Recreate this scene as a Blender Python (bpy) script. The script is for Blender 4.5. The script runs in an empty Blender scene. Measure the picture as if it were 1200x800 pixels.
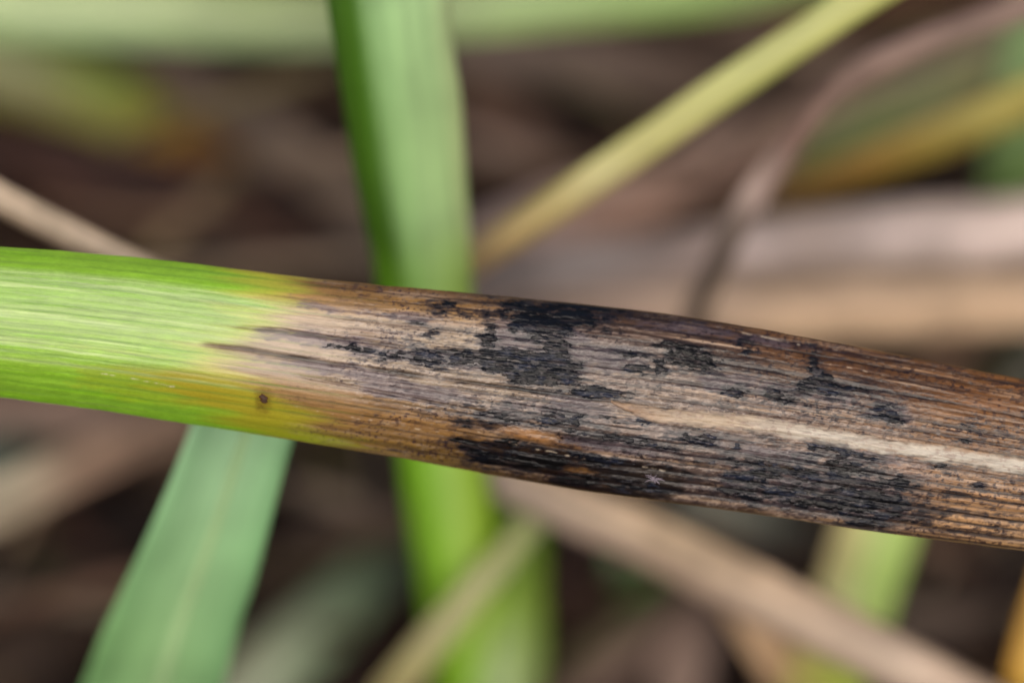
import bpy, math, random
import numpy as np
from mathutils import Vector, Matrix

S = bpy.context.scene
C = S.collection
R = math.radians
random.seed(7)

# ------------------------------------------------------------------ camera, sky, sun, exposure
# a 180 mm macro lens at f/11, 30 cm from the diseased leaf, looking 55 degrees down; 1 unit = 1 m
CM = 0.01
PITCH = R(55)
FOCUS = 30.0                      # cm
FRAME = 6.0                       # cm of leaf across the picture
GROUND = 11.0 * math.sin(PITCH)   # cm from the ground up to the focus point
RIGHT = Vector((1, 0, 0))
UP = Vector((0, math.sin(PITCH), math.cos(PITCH)))
FWD = Vector((0, math.cos(PITCH), -math.sin(PITCH)))
TARGET = Vector((0, 0, GROUND))
EYE = TARGET - FWD * FOCUS

cam_data = bpy.data.cameras.new('camera')
cam = bpy.data.objects.new('camera', cam_data)
C.objects.link(cam)
cam.location = EYE * CM
cam.rotation_euler = (math.pi / 2 - PITCH, 0, 0)
cam_data.sensor_width = 36
cam_data.lens = 36 * FOCUS / FRAME
cam_data.clip_start = 0.005
cam_data.clip_end = 500
cam_data.dof.use_dof = True
cam_data.dof.focus_distance = (FOCUS - 0.06) * CM
cam_data.dof.aperture_fstop = 11.0
S.camera = cam

SUN_EL, SUN_AZ = R(56), R(186)    # azimuth clockwise from +Y: behind the photographer
world = bpy.data.worlds.new('World')
S.world = world
world.use_nodes = True
wn = world.node_tree.nodes
bg = wn['Background']
sky = wn.new('ShaderNodeTexSky')
sky.sky_type = 'NISHITA'
sky.sun_disc = False
sky.sun_elevation = SUN_EL
sky.sun_rotation = SUN_AZ
sky.dust_density = 6.0
sky.air_density = 1.0
sky.ozone_density = 1.0
world.node_tree.links.new(sky.outputs[0], bg.inputs[0])
bg.inputs[1].default_value = 0.09
sun_data = bpy.data.lights.new('sun', 'SUN')
sun_data.energy = 1.5
sun_data.angle = R(50)
sun_data.color = (1.0, 0.94, 0.84)
sun = bpy.data.objects.new('sun', sun_data)
C.objects.link(sun)
sd = Vector((math.sin(SUN_AZ) * math.cos(SUN_EL), math.cos(SUN_AZ) * math.cos(SUN_EL), math.sin(SUN_EL)))
sun.rotation_euler = sd.to_track_quat('Z', 'Y').to_euler()
S.view_settings.view_transform = 'Standard'
S.view_settings.look = 'None'
S.view_settings.exposure = 1.4
S.view_settings.gamma = 1.0
S.render.engine = 'CYCLES'
S.cycles.use_denoising = True
S.cycles.max_bounces = 6

ALBEDO = 0.44                     # picture value -> base colour, sick leaf
ALBEDO_BACK = 0.60                # the same for the grass behind it


def lin(c):
    c = np.asarray(c, float) / 255.0
    return np.where(c <= 0.04045, c / 12.92, ((c + 0.055) / 1.055) ** 2.4)


def spot(px, py, d):
    """A point in the place (cm): px, py on the 1200 x 800 picture, d cm from the lens plane."""
    k = FRAME * d / FOCUS / 1200.0
    return EYE + RIGHT * ((px - 600) * k) + UP * ((400 - py) * k) + FWD * d


# ------------------------------------------------------------------ helpers
def tag(o, label=None, cat=None, group=None, kind=None):
    if label: o['label'] = label
    if cat: o['category'] = cat
    if group: o['group'] = group
    if kind: o['kind'] = kind
    return o


def link(name, me, mat, parent=None):
    o = bpy.data.objects.new(name, me)
    C.objects.link(o)
    if mat: me.materials.append(mat)
    if parent is not None: o.parent = parent
    return o


def empty(name):
    o = bpy.data.objects.new(name, None)
    o.empty_display_size = 0.005
    C.objects.link(o)
    return o


def mesh_from(name, co, quads, tint=None, uv=None, extra=None, smooth=True):
    """co in cm (N,3); quads (M,4); tint (N,3) linear; uv (N,2)."""
    me = bpy.data.meshes.new(name)
    co = np.asarray(co, np.float32) * CM
    quads = np.asarray(quads, np.int32)
    me.vertices.add(len(co))
    me.vertices.foreach_set('co', co.ravel())
    me.loops.add(quads.size)
    me.loops.foreach_set('vertex_index', quads.ravel())
    me.polygons.add(len(quads))
    me.polygons.foreach_set('loop_start', np.arange(0, quads.size, 4, dtype=np.int32))
    me.update(calc_edges=True)
    if smooth:
        me.polygons.foreach_set('use_smooth', np.ones(len(quads), bool))
    if tint is not None:
        a = me.attributes.new('tint', 'FLOAT_COLOR', 'POINT')
        t = np.ones((len(co), 4), np.float32)
        t[:, :3] = tint
        a.data.foreach_set('color', t.ravel())
    if extra is not None:
        for k, v in extra.items():
            a = me.attributes.new(k, 'FLOAT', 'POINT')
            a.data.foreach_set('value', np.asarray(v, np.float32).ravel())
    if uv is not None:
        l = me.uv_layers.new(name='along')
        l.data.foreach_set('uv', np.asarray(uv, np.float32)[quads.ravel()].ravel())
    me.validate()
    me.update()
    return me


def grid_quads(nu, nv, flip=False):
    i, j = np.meshgrid(np.arange(nu - 1), np.arange(nv - 1), indexing='ij')
    a = (i * nv + j).ravel()
    q = np.stack([a, a + nv, a + nv + 1, a + 1], 1)
    return q[:, ::-1] if flip else q


# ---- noise
def _hash(ix, iy, seed):
    h = (ix.astype(np.int64) * 374761393 + iy.astype(np.int64) * 668265263 + seed * 1442695041) & 0xFFFFFFFF
    h = ((h ^ (h >> 13)) * 1274126177) & 0xFFFFFFFF
    h = ((h ^ (h >> 16)) * 2246822519) & 0xFFFFFFFF
    return ((h ^ (h >> 15)) & 0xFFFFFF) / float(0xFFFFFF)


def vnoise(x, y, seed=0):
    ix, iy = np.floor(x), np.floor(y)
    fx, fy = x - ix, y - iy
    ux, uy = fx * fx * (3 - 2 * fx), fy * fy * (3 - 2 * fy)
    a, b = _hash(ix, iy, seed), _hash(ix + 1, iy, seed)
    c, d = _hash(ix, iy + 1, seed), _hash(ix + 1, iy + 1, seed)
    return (a * (1 - ux) + b * ux) * (1 - uy) + (c * (1 - ux) + d * ux) * uy


def fbm(x, y, seed=0, oct=4):
    """About -1..1."""
    s, a, t = 0.0, 1.0, 0.0
    for o in range(oct):
        s = s + a * (vnoise(x + 17.3 * o, y - 9.1 * o, seed + o) * 2 - 1)
        t += a
        a *= 0.55
        x, y = x * 2.03, y * 2.03
    return s / t * 1.5


def sstep(a, b, x):
    t = np.clip((x - a) / (b - a), 0, 1)
    return t * t * (3 - 2 * t)


# ------------------------------------------------------------------ materials
def base_mat(name):
    m = bpy.data.materials.new(name)
    m.use_nodes = True
    nt = m.node_tree
    return m, nt, nt.nodes, nt.links, nt.nodes['Principled BSDF']


def node(ns, kind, **kw):
    n = ns.new(kind)
    for k, v in kw.items(): setattr(n, k, v)
    return n


def leaf_material(name, rough, spec, translucent=0.0, streak=0.35, relief=0.00015, mott=0.25):
    """Tint from the mesh; fibres along the blade, blotches and relief from noise."""
    m, nt, ns, L, p = base_mat(name)
    at = node(ns, 'ShaderNodeAttribute', attribute_name='tint')
    uv = node(ns, 'ShaderNodeUVMap', uv_map='along')
    mp = node(ns, 'ShaderNodeMapping')
    mp.inputs['Scale'].default_value = (60, 1900, 1)
    L.new(uv.outputs[0], mp.inputs[0])
    n1 = node(ns, 'ShaderNodeTexNoise')
    n1.inputs['Scale'].default_value = 1.0
    n1.inputs['Detail'].default_value = 3
    L.new(mp.outputs[0], n1.inputs['Vector'])
    tc = node(ns, 'ShaderNodeTexCoord')
    n2 = node(ns, 'ShaderNodeTexNoise')
    n2.inputs['Scale'].default_value = 260
    n2.inputs['Detail'].default_value = 4
    L.new(tc.outputs['Object'], n2.inputs['Vector'])
    r1 = node(ns, 'ShaderNodeMapRange')
    r1.inputs[1].default_value, r1.inputs[2].default_value = 0.3, 0.7
    r1.inputs[3].default_value, r1.inputs[4].default_value = 1 - streak, 1 + streak
    L.new(n1.outputs[0], r1.inputs[0])
    r2 = node(ns, 'ShaderNodeMapRange')
    r2.inputs[1].default_value, r2.inputs[2].default_value = 0.3, 0.7
    r2.inputs[3].default_value, r2.inputs[4].default_value = 1 - mott, 1 + mott
    L.new(n2.outputs[0], r2.inputs[0])
    mu = node(ns, 'ShaderNodeMath', operation='MULTIPLY')
    L.new(r1.outputs[0], mu.inputs[0]); L.new(r2.outputs[0], mu.inputs[1])
    vm = node(ns, 'ShaderNodeVectorMath', operation='SCALE')
    L.new(at.outputs['Color'], vm.inputs[0]); L.new(mu.outputs[0], vm.inputs['Scale'])
    L.new(vm.outputs[0], p.inputs['Base Color'])
    p.inputs['Roughness'].default_value = rough
    p.inputs['Specular IOR Level'].default_value = spec
    bp = node(ns, 'ShaderNodeBump')
    bp.inputs['Strength'].default_value = 0.6
    bp.inputs['Distance'].default_value = relief
    L.new(n1.outputs[0], bp.inputs['Height'])
    L.new(bp.outputs[0], p.inputs['Normal'])
    if translucent > 0:
        tr = node(ns, 'ShaderNodeBsdfTranslucent')
        mx = node(ns, 'ShaderNodeMixShader')
        mx.inputs[0].default_value = translucent
        L.new(vm.outputs[0], tr.inputs[0])
        L.new(p.outputs[0], mx.inputs[1]); L.new(tr.outputs[0], mx.inputs[2])
        L.new(mx.outputs[0], ns['Material Output'].inputs[0])
    return m


M_LIVE = leaf_material('living_leaf', 0.42, 0.45, 0.15, 0.12, 0.0001, 0.08)
M_DEAD = leaf_material('dead_leaf', 0.65, 0.1, 0.05, 0.25, 0.0002, 0.25)
M_LITTER = leaf_material('rotting_litter', 0.8, 0.04, 0.0, 0.3, 0.0002, 0.4)


def skin_material(name, rough, spec, fine, rough_var, along=3500):
    """Skin of the sick leaf: tint per vertex, fine grain and relief from noise along the fibres."""
    m, nt, ns, L, p = base_mat(name)
    at = node(ns, 'ShaderNodeAttribute', attribute_name='tint')
    gl = node(ns, 'ShaderNodeAttribute', attribute_name='gloss')
    uv = node(ns, 'ShaderNodeUVMap', uv_map='along')
    mp = node(ns, 'ShaderNodeMapping')
    mp.inputs['Scale'].default_value = (along, 11000, 1)
    L.new(uv.outputs[0], mp.inputs[0])
    n1 = node(ns, 'ShaderNodeTexNoise')
    n1.inputs['Scale'].default_value = 1.0
    n1.inputs['Detail'].default_value = 5
    n1.inputs['Roughness'].default_value = 0.65
    L.new(mp.outputs[0], n1.inputs['Vector'])
    r1 = node(ns, 'ShaderNodeMapRange')
    r1.inputs[1].default_value, r1.inputs[2].default_value = 0.3, 0.7
    r1.inputs[3].default_value, r1.inputs[4].default_value = 1 - fine, 1 + fine
    L.new(n1.outputs[0], r1.inputs[0])
    vm = node(ns, 'ShaderNodeVectorMath', operation='SCALE')
    L.new(at.outputs['Color'], vm.inputs[0]); L.new(r1.outputs[0], vm.inputs['Scale'])
    L.new(vm.outputs[0], p.inputs['Base Color'])
    r2 = node(ns, 'ShaderNodeMapRange')
    r2.inputs[1].default_value, r2.inputs[2].default_value = 0.3, 0.7
    r2.inputs[3].default_value, r2.inputs[4].default_value = rough - rough_var, rough + rough_var
    L.new(n1.outputs[0], r2.inputs[0])
    L.new(r2.outputs[0], p.inputs['Roughness'])
    ml = node(ns, 'ShaderNodeMath', operation='MULTIPLY')
    ml.inputs[1].default_value = spec
    L.new(gl.outputs['Fac'], ml.inputs[0])
    L.new(ml.outputs[0], p.inputs['Specular IOR Level'])
    bp = node(ns, 'ShaderNodeBump')
    bp.inputs['Strength'].default_value = 0.5
    bp.inputs['Distance'].default_value = 0.00003
    L.new(n1.outputs[0], bp.inputs['Height'])
    L.new(bp.outputs[0], p.inputs['Normal'])
    return m


M_SKIN = skin_material('sick_leaf_skin', 0.40, 0.26, 0.10, 0.08)
M_CRUST = skin_material('black_fungus', 0.40, 0.11, 0.25, 0.1, 1300)
M_RIB = skin_material('pale_midrib', 0.45, 0.25, 0.10, 0.08)


def soil_material():
    m, nt, ns, L, p = base_mat('dark_soil')
    tc = node(ns, 'ShaderNodeTexCoord')
    n1 = node(ns, 'ShaderNodeTexNoise'); n1.inputs['Scale'].default_value = 45; n1.inputs['Detail'].default_value = 8
    L.new(tc.outputs['Object'], n1.inputs['Vector'])
    cr = node(ns, 'ShaderNodeValToRGB')
    cr.color_ramp.elements[0].position = 0.35; cr.color_ramp.elements[0].color = (0.008, 0.006, 0.005, 1)
    cr.color_ramp.elements[1].position = 0.7; cr.color_ramp.elements[1].color = (0.045, 0.028, 0.018, 1)
    L.new(n1.outputs[0], cr.inputs[0]); L.new(cr.outputs[0], p.inputs['Base Color'])
    p.inputs['Roughness'].default_value = 0.9
    p.inputs['Specular IOR Level'].default_value = 0.04
    bp = node(ns, 'ShaderNodeBump'); bp.inputs['Distance'].default_value = 0.004
    L.new(n1.outputs[0], bp.inputs['Height']); L.new(bp.outputs[0], p.inputs['Normal'])
    return m


M_SOIL = soil_material()

# ------------------------------------------------------------------ the ground
gx = np.concatenate([[-20000, -4000, -800, -200, -80], np.linspace(-30, 30, 91), [80, 200, 800, 4000, 20000]])
gy = np.concatenate([[-20000, -4000, -800, -200, -80], np.linspace(-30, 40, 101), [80, 200, 800, 4000, 20000]])
GX, GY = np.meshgrid(gx, gy, indexing='ij')
GZ = 0.55 * fbm(GX * 0.35, GY * 0.35, 5, 5) * (np.abs(GX) < 60) * (np.abs(GY) < 60) - 0.5
g = link('ground', mesh_from('ground', np.stack([GX, GY, GZ], -1).reshape(-1, 3), grid_quads(len(gx), len(gy))), M_SOIL)
tag(g, 'dark brown damp soil under the grass litter', kind='structure')


# ------------------------------------------------------------------ grass blades
def catmull(P, n):
    P = np.asarray(P, float)
    if len(P) == 2:
        t = np.linspace(0, 1, n)[:, None]
        return P[0] * (1 - t) + P[1] * t
    E = np.vstack([2 * P[0] - P[1], P, 2 * P[-1] - P[-2]])
    seg = np.linspace(0, len(P) - 1 - 1e-9, n)
    i = seg.astype(int)
    t = (seg - i)[:, None]
    p0, p1, p2, p3 = E[i], E[i + 1], E[i + 2], E[i + 3]
    return 0.5 * (2 * p1 + (p2 - p0) * t + (2 * p0 - 5 * p1 + 4 * p2 - p3) * t ** 2 + (3 * p1 - p0 - 3 * p2 + p3) * t ** 3)


def interp_cols(cols, t, s):
    """cols: [(t, [rgb, rgb, ...])] -> linear albedo at arrays t (along) and s (across, 0..1)."""
    rows = []
    for _, row in cols:
        row = lin(row)
        lum = row.mean(1, keepdims=True)
        row = row * ALBEDO_BACK * (0.36 + 0.64 * sstep(0.02, 0.15, lum)) * (1 + (1 - sstep(0.02, 0.12, lum)) * np.array([0.06, -0.03, -0.14]))
        xs = np.linspace(0, 1, len(row)) if len(row) > 1 else np.array([0.0])
        rows.append(np.stack([np.interp(s, xs, row[:, k]) for k in range(3)], -1))
    ts = np.array([c[0] for c in cols])
    out = np.empty(t.shape + (3,))
    if len(rows) == 1:
        return rows[0] * np.ones(t.shape + (1,))
    k = np.clip(np.searchsorted(ts, t) - 1, 0, len(ts) - 2)
    f = np.clip((t - ts[k]) / (ts[k + 1] - ts[k]), 0, 1)[..., None]
    Rw = np.stack(rows)
    idx = np.indices(t.shape)
    a, b = Rw[(k,) + tuple(idx)], Rw[(k + 1,) + tuple(idx)]
    return a * (1 - f) + b * f


BLADE_SEED = [0]


def across_sign(pts):
    """+1 when the across direction of a blade runs left to right (or downwards on a level blade), else -1."""
    dx, dy = pts[-1][0] - pts[0][0], pts[-1][1] - pts[0][1]
    return (1 if dx > 0 else -1) if abs(dx) > abs(dy) else (1 if dy < 0 else -1)


def blade_frame(pts, n, roll):
    q = catmull(pts, n)
    pos = np.array([spot(a, b, c) for a, b, c, w in q])
    wid = q[:, 3] * FRAME * q[:, 2] / FOCUS / 1200.0
    u = np.linspace(0, 1, n)
    for far, e in ((u, pts[0]), (1 - u, pts[-1])):        # blades end in a point
        if not (-60 < e[0] < 1260 and -60 < e[1] < 860):
            wid = wid * np.sqrt(np.clip(far / 0.06, 0.01, 1))
    tan = np.gradient(pos, axis=0)
    tan /= np.linalg.norm(tan, axis=1)[:, None]
    to_eye = np.array(EYE) - pos
    to_eye /= np.linalg.norm(to_eye, axis=1)[:, None]
    side = np.cross(tan, to_eye)
    side /= np.linalg.norm(side, axis=1)[:, None]
    nor = np.cross(side, tan)
    rl = np.radians(np.interp(np.linspace(0, 1, n), np.linspace(0, 1, len(roll)), roll))[:, None]
    s2 = side * np.cos(rl) + nor * np.sin(rl)
    n2 = nor * np.cos(rl) - side * np.sin(rl)
    wid = wid / np.maximum(np.cos(rl[:, 0]), 0.35)
    arc = np.concatenate([[0], np.cumsum(np.linalg.norm(np.diff(pos, axis=0), axis=1))])
    return pos, wid, s2, n2, arc


def blade_mesh(name, pts, cols, shape='arch', depth=0.25, roll=(0,), n=56, m=17, thick=0.03, wave=0.02, keel=0.5, streaks=0.12):
    """A closed blade: pts (px, py, distance, width px) along it; cross-section arch, gutter, keel or round."""
    BLADE_SEED[0] += 1
    sd = BLADE_SEED[0] * 13
    pos, wid, side, nor, arc = blade_frame(pts, n, roll)
    s = np.linspace(-1, 1, m)
    sg = across_sign(pts)
    keel = keel if sg > 0 else 1 - keel
    if shape == 'arch': prof = depth * (1 - s ** 2)
    elif shape == 'gutter': prof = -depth * (1 - s ** 2)
    elif shape == 'keel':
        kk = keel * 2 - 1
        prof = depth * np.where(s < kk, (s + 1) / (kk + 1), (1 - s) / (1 - kk))
    else: prof = depth * np.sqrt(np.maximum(0, 1 - s ** 2))
    T, Sg = np.meshgrid(np.linspace(0, 1, n), s, indexing='ij')
    wv = wave * fbm(arc[:, None] * 0.8 + 0 * Sg, Sg * 1.3 + sd, sd, 3)
    edge = 1 + 0.05 * fbm(arc[:, None] * 1.1 + 0 * Sg, np.sign(Sg) * 3.0 + sd, sd + 3, 3)
    rib = 0.006 * np.cos(Sg * math.pi * 9)
    half = wid[:, None] / 2
    top = pos[:, None, :] + side[:, None, :] * (Sg * half * edge)[..., None] + nor[:, None, :] * (prof[None] * half + wv + rib)[..., None]
    if shape == 'round':
        bot = pos[:, None, :] + side[:, None, :] * (Sg * half * edge * 0.98)[..., None] - nor[:, None, :] * (prof[None] * half)[..., None]
    else:
        bot = top - nor[:, None, :] * (thick * (1 - s ** 8) + 0.004)[None, :, None]
    N = n * m
    q = [grid_quads(n, m), grid_quads(n, m, True) + N]
    i = np.arange(n - 1)
    for c, fl in ((0, True), (m - 1, False)):
        a = i * m + c
        e = np.stack([a, a + m, a + m + N, a + N], 1)
        q.append(e[:, ::-1] if fl else e)
    j = np.arange(m - 1)
    for r in (0, n - 1):
        a = r * m + j
        q.append(np.stack([a, a + 1, a + 1 + N, a + N], 1))
    col = interp_cols(cols, T, (Sg * sg + 1) / 2)
    var = 1 + 0.10 * fbm(arc[:, None] * 1.6 + 0 * Sg, Sg * 0.8, sd + 9, 3) + streaks * fbm(arc[:, None] * 0.35 + 0 * Sg, Sg * 4.5, sd + 5, 3)
    col = np.clip(col * var[..., None], 0, 1).reshape(-1, 3)
    uv = np.stack([arc[:, None] + 0 * Sg, Sg * half], -1).reshape(-1, 2) * CM
    return mesh_from(name, np.concatenate([top.reshape(-1, 3), bot.reshape(-1, 3)]), np.concatenate(q),
                     np.concatenate([col, col]), np.concatenate([uv, uv]))


def blade(name, label, cat, pts, cols, mat, group=None, rib=None, **kw):
    """One blade of grass; rib = (across -1..1, width px, rgb) adds its midrib, or a painted crease strip, as a part."""
    g = 0.12 if mat is M_LIVE else 0.14
    cols = [(t, [tuple(q * (1 - g) + g * sum(c) / 3 for q in c) for c in row]) for t, row in cols]
    if rib is None:
        o = link(name, blade_mesh(name, pts, cols, **kw), mat)
        return tag(o, label, cat, group)
    root = empty(name)
    tag(root, label, cat, group)
    link('leaf_blade', blade_mesh('leaf_blade', pts, cols, **kw), mat, root)
    sx, wpx, rgb = rib
    sx = sx * across_sign(pts)
    n = kw.get('n', 56)
    pos, wid, side, nor, arc = blade_frame(pts, n, kw.get('roll', (0,)))
    lift = {'arch': 1, 'gutter': -1, 'keel': 1}.get(kw.get('shape', 'arch'), 1) * kw.get('depth', 0.25) * (1 - sx ** 2)
    k, mm = 7, np.linspace(-1, 1, 7)
    hw = wpx / 2 * wid / np.mean([p[3] for p in pts])
    P = pos[:, None, :] + side[:, None, :] * (sx * wid / 2)[:, None, None] + side[:, None, :] * (mm[None] * hw[:, None])[..., None] \
        + nor[:, None, :] * ((lift * wid / 2)[:, None] + 0.030 * (1 - mm[None] ** 2) + 0.012)[..., None]
    B = P - nor[:, None, :] * 0.06
    Nn = n * k
    q = [grid_quads(n, k), grid_quads(n, k, True) + Nn]
    i = np.arange(n - 1)
    for c in (0, k - 1):
        a = i * k + c
        q.append(np.stack([a, a + k, a + k + Nn, a + Nn], 1))
    col = np.tile(lin(rgb) * ALBEDO_BACK, (2 * Nn, 1))
    uv = np.stack([arc[:, None] + 0 * mm, mm[None] * hw[:, None]], -1).reshape(-1, 2) * CM
    link('midrib', mesh_from('midrib', np.concatenate([P.reshape(-1, 3), B.reshape(-1, 3)]), np.concatenate(q), col, np.concatenate([uv, uv])), mat, root)
    return root


# ---- the green upright blade behind the sick leaf, folded along its length
blade('green_upright_leaf', 'upright folded bright green leaf crossing behind the sick leaf, dark along one face', 'grass leaf',
      [(425, -420, 30.9, 150), (446, -150, 31.2, 150), (456, 0, 31.5, 145), (478, 170, 32.1, 135), (499, 330, 32.7, 112), (521, 560, 34.0, 98), (545, 720, 35.6, 94), (572, 860, 37.5, 90), (600, 960, 39.5, 95)],
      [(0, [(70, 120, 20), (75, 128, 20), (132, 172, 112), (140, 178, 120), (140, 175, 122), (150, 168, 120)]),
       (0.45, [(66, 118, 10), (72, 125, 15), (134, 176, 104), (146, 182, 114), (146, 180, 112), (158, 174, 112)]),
       (0.55, [(104, 170, 15), (126, 189, 30), (165, 225, 85), (178, 225, 100), (176, 220, 70), (148, 192, 15)]),  # foot painted brighter from here down, against the sick leaf's shadow
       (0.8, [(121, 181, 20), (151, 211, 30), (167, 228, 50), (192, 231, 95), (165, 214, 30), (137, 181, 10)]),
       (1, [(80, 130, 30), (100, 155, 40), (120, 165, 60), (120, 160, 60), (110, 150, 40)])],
      M_LIVE, shape='keel', depth=0.45, keel=0.27, m=25, n=80, roll=(0,), wave=0.012)
blade('pale_green_sheath', 'short pale green leaf sheath rising beside the foot of the upright green leaf', 'grass leaf',
      [(612, 560, 34.6, 48), (606, 640, 35.2, 70), (596, 730, 35.9, 82), (588, 830, 36.8, 86), (585, 930, 38.5, 80)],
      [(0, [(95, 135, 25), (95, 135, 30)]), (0.4, [(125, 170, 40), (150, 185, 75), (115, 150, 20)]), (0.62, [(150, 195, 90), (185, 208, 145), (140, 170, 60)]), (1, [(130, 170, 90), (160, 185, 125), (105, 140, 50)])],
      M_LIVE, shape='arch', depth=0.5)
blade('olive_crossing_stalk', 'thin olive tan stalk slanting across the foot of the upright green leaf', 'grass stalk',
      [(650, 575, 34.4, 22), (600, 640, 34.4, 30), (545, 705, 34.4, 36), (470, 800, 34.6, 42), (380, 920, 35.4, 44)],
      [(0, [(110, 125, 40), (120, 130, 60)]), (0.4, [(150, 150, 85), (140, 140, 75)]), (1, [(160, 140, 95), (135, 120, 80)])],
      M_LIVE, shape='round', depth=0.5)
# ---- broad green leaf in the lower left
blade('broad_green_leaf', 'broad bluish green leaf hanging below the green end of the sick leaf, pale midrib', 'grass leaf',
      [(330, 385, 31.25, 30), (318, 420, 31.3, 95), (304, 455, 31.4, 114), (284, 505, 31.5, 118), (245, 620, 31.8, 134), (208, 720, 32.2, 148), (182, 800, 32.6, 158), (140, 940, 33.8, 165), (90, 1120, 36.5, 150), (60, 1260, 39.8, 120)],
      [(0, [(118, 165, 115), (135, 175, 123), (112, 160, 105)]), (0.35, [(125, 172, 121), (130, 172, 123), (108, 158, 100)]), (0.6, [(110, 160, 94), (126, 168, 108), (104, 152, 94)]), (1, [(100, 150, 82), (120, 160, 97), (95, 140, 82)])],
      M_LIVE, shape='gutter', depth=0.18, rib=(0.1, 11, (150, 180, 128)), roll=(8,), n=70)
# ---- stems in the upper right
blade('yellow_green_stalk', 'straight pale yellow green stalk slanting down to the upright green leaf', 'grass stalk',
      [(1290, -175, 31.2, 45), (1130, -75, 31.7, 45), (985, 15, 32.1, 43), (850, 104, 32.5, 43), (745, 176, 32.8, 41), (650, 240, 33.0, 40), (560, 300, 33.4, 38), (480, 365, 34.0, 34), (400, 440, 35.5, 31)],
      [(0, [(172, 176, 101), (180, 182, 108), (145, 147, 67)]), (0.35, [(166, 169, 92), (180, 182, 111), (147, 150, 69)]), (0.55, [(166, 162, 92), (178, 170, 102), (147, 135, 69)]), (0.72, [(184, 155, 101), (189, 160, 106), (160, 126, 82)]), (1, [(145, 106, 67), (145, 111, 77)])],
      M_LIVE, shape='arch', depth=0.35)
blade('bent_grey_brown_stalk', 'bent grey brown dead stalk curving down in front of the wide pale dead leaf', 'grass stalk',
      [(1420, -80, 33.2, 37), (1290, -30, 33.2, 36), (1180, 16, 33.2, 36), (1080, 52, 33.1, 33), (1005, 88, 33.0, 33), (950, 140, 33.0, 30), (905, 200, 33.0, 33), (872, 250, 33.2, 34), (840, 310, 33.8, 28), (812, 380, 34.5, 27), (790, 470, 35.4, 25)],
      [(0, [(130, 106, 93), (120, 100, 88)]), (0.35, [(130, 106, 95), (113, 91, 79)]), (0.55, [(120, 93, 81), (104, 76, 66)]), (0.66, [(165, 144, 134), (130, 109, 102)]), (0.73, [(148, 130, 119), (111, 93, 83)]), (0.8, [(107, 91, 79), (102, 87, 76)]), (1, [(93, 78, 66), (93, 78, 66)])],
      M_DEAD, shape='arch', depth=0.45)
blade('yellow_ochre_leaf', 'narrow ochre and yellow dying leaf slanting through the upper right above the wide dead leaf', 'grass leaf',
      [(1390, 40, 34.2, 54), (1270, 88, 34.3, 52), (1190, 124, 34.5, 50), (1090, 165, 34.8, 49), (1010, 196, 35.2, 43), (930, 226, 35.8, 36), (850, 262, 36.6, 31)],
      [(0, [(162, 151, 51), (137, 127, 42)]), (0.4, [(162, 147, 76), (148, 135, 38), (123, 107, 34)]), (0.65, [(158, 122, 68), (148, 112, 38), (113, 86, 29)]), (1, [(118, 83, 42), (108, 73, 29)])],
      M_LIVE, shape='arch', depth=0.3)
blade('olive_green_leaf', 'dull olive green narrow leaf lying just above the ochre leaf in the upper right', 'grass leaf',
      [(1370, -30, 36.6, 52), (1230, 40, 36.8, 52), (1120, 98, 37.0, 50), (1030, 142, 37.2, 45), (940, 182, 37.5, 40), (850, 215, 38.0, 33)],
      [(0, [(107, 118, 39)]), (0.35, [(115, 114, 39), (103, 99, 33)]), (0.65, [(110, 126, 65), (100, 110, 54)]), (1, [(97, 103, 57)])],
      M_LIVE, shape='arch', depth=0.2)
blade('dim_green_side_leaf', 'dim green upright leaf at the far edge beside the tip of the ochre leaf', 'grass leaf',
      [(1245, -100, 36.0, 90), (1225, 40, 36.4, 90), (1206, 140, 36.8, 88), (1192, 230, 37.4, 80), (1180, 330, 38.2, 76), (1172, 430, 39.2, 66)],
      [(0, [(127, 159, 95)]), (0.4, [(129, 159, 98)]), (0.7, [(115, 154, 65)]), (1, [(86, 90, 40)])],
      M_LIVE, shape='arch', depth=0.25)
# ---- wide dead leaves right of centre
blade('pale_mauve_dead_leaf', 'wide pale mauve grey dead leaf lying behind the bent stalk, blotched along its length', 'dead leaf',
      [(1640, 215, 35.2, 86), (1420, 236, 35.2, 88), (1200, 268, 35.3, 78), (1080, 272, 35.3, 76), (960, 280, 35.4, 70), (850, 292, 35.6, 62), (740, 306, 35.8, 60), (640, 318, 36.0, 58), (540, 332, 36.4, 46), (440, 348, 37.0, 30)],
      [(0, [(149, 133, 122)]), (0.25, [(136, 119, 107), (182, 163, 154), (149, 130, 120)]), (0.38, [(138, 121, 110), (184, 166, 160), (145, 127, 114)]), (0.45, [(132, 113, 101), (152, 135, 127), (136, 117, 105)]), (0.52, [(136, 119, 109), (183, 164, 157), (136, 117, 107)]),
       (0.58, [(116, 97, 87), (136, 117, 109), (122, 103, 93)]), (0.72, [(109, 96, 89), (136, 125, 121), (127, 109, 99)]), (0.86, [(99, 86, 79), (122, 109, 105)]), (1, [(86, 70, 63)])],
      M_DEAD, shape='arch', depth=0.22, n=80, streaks=0.3)
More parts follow.
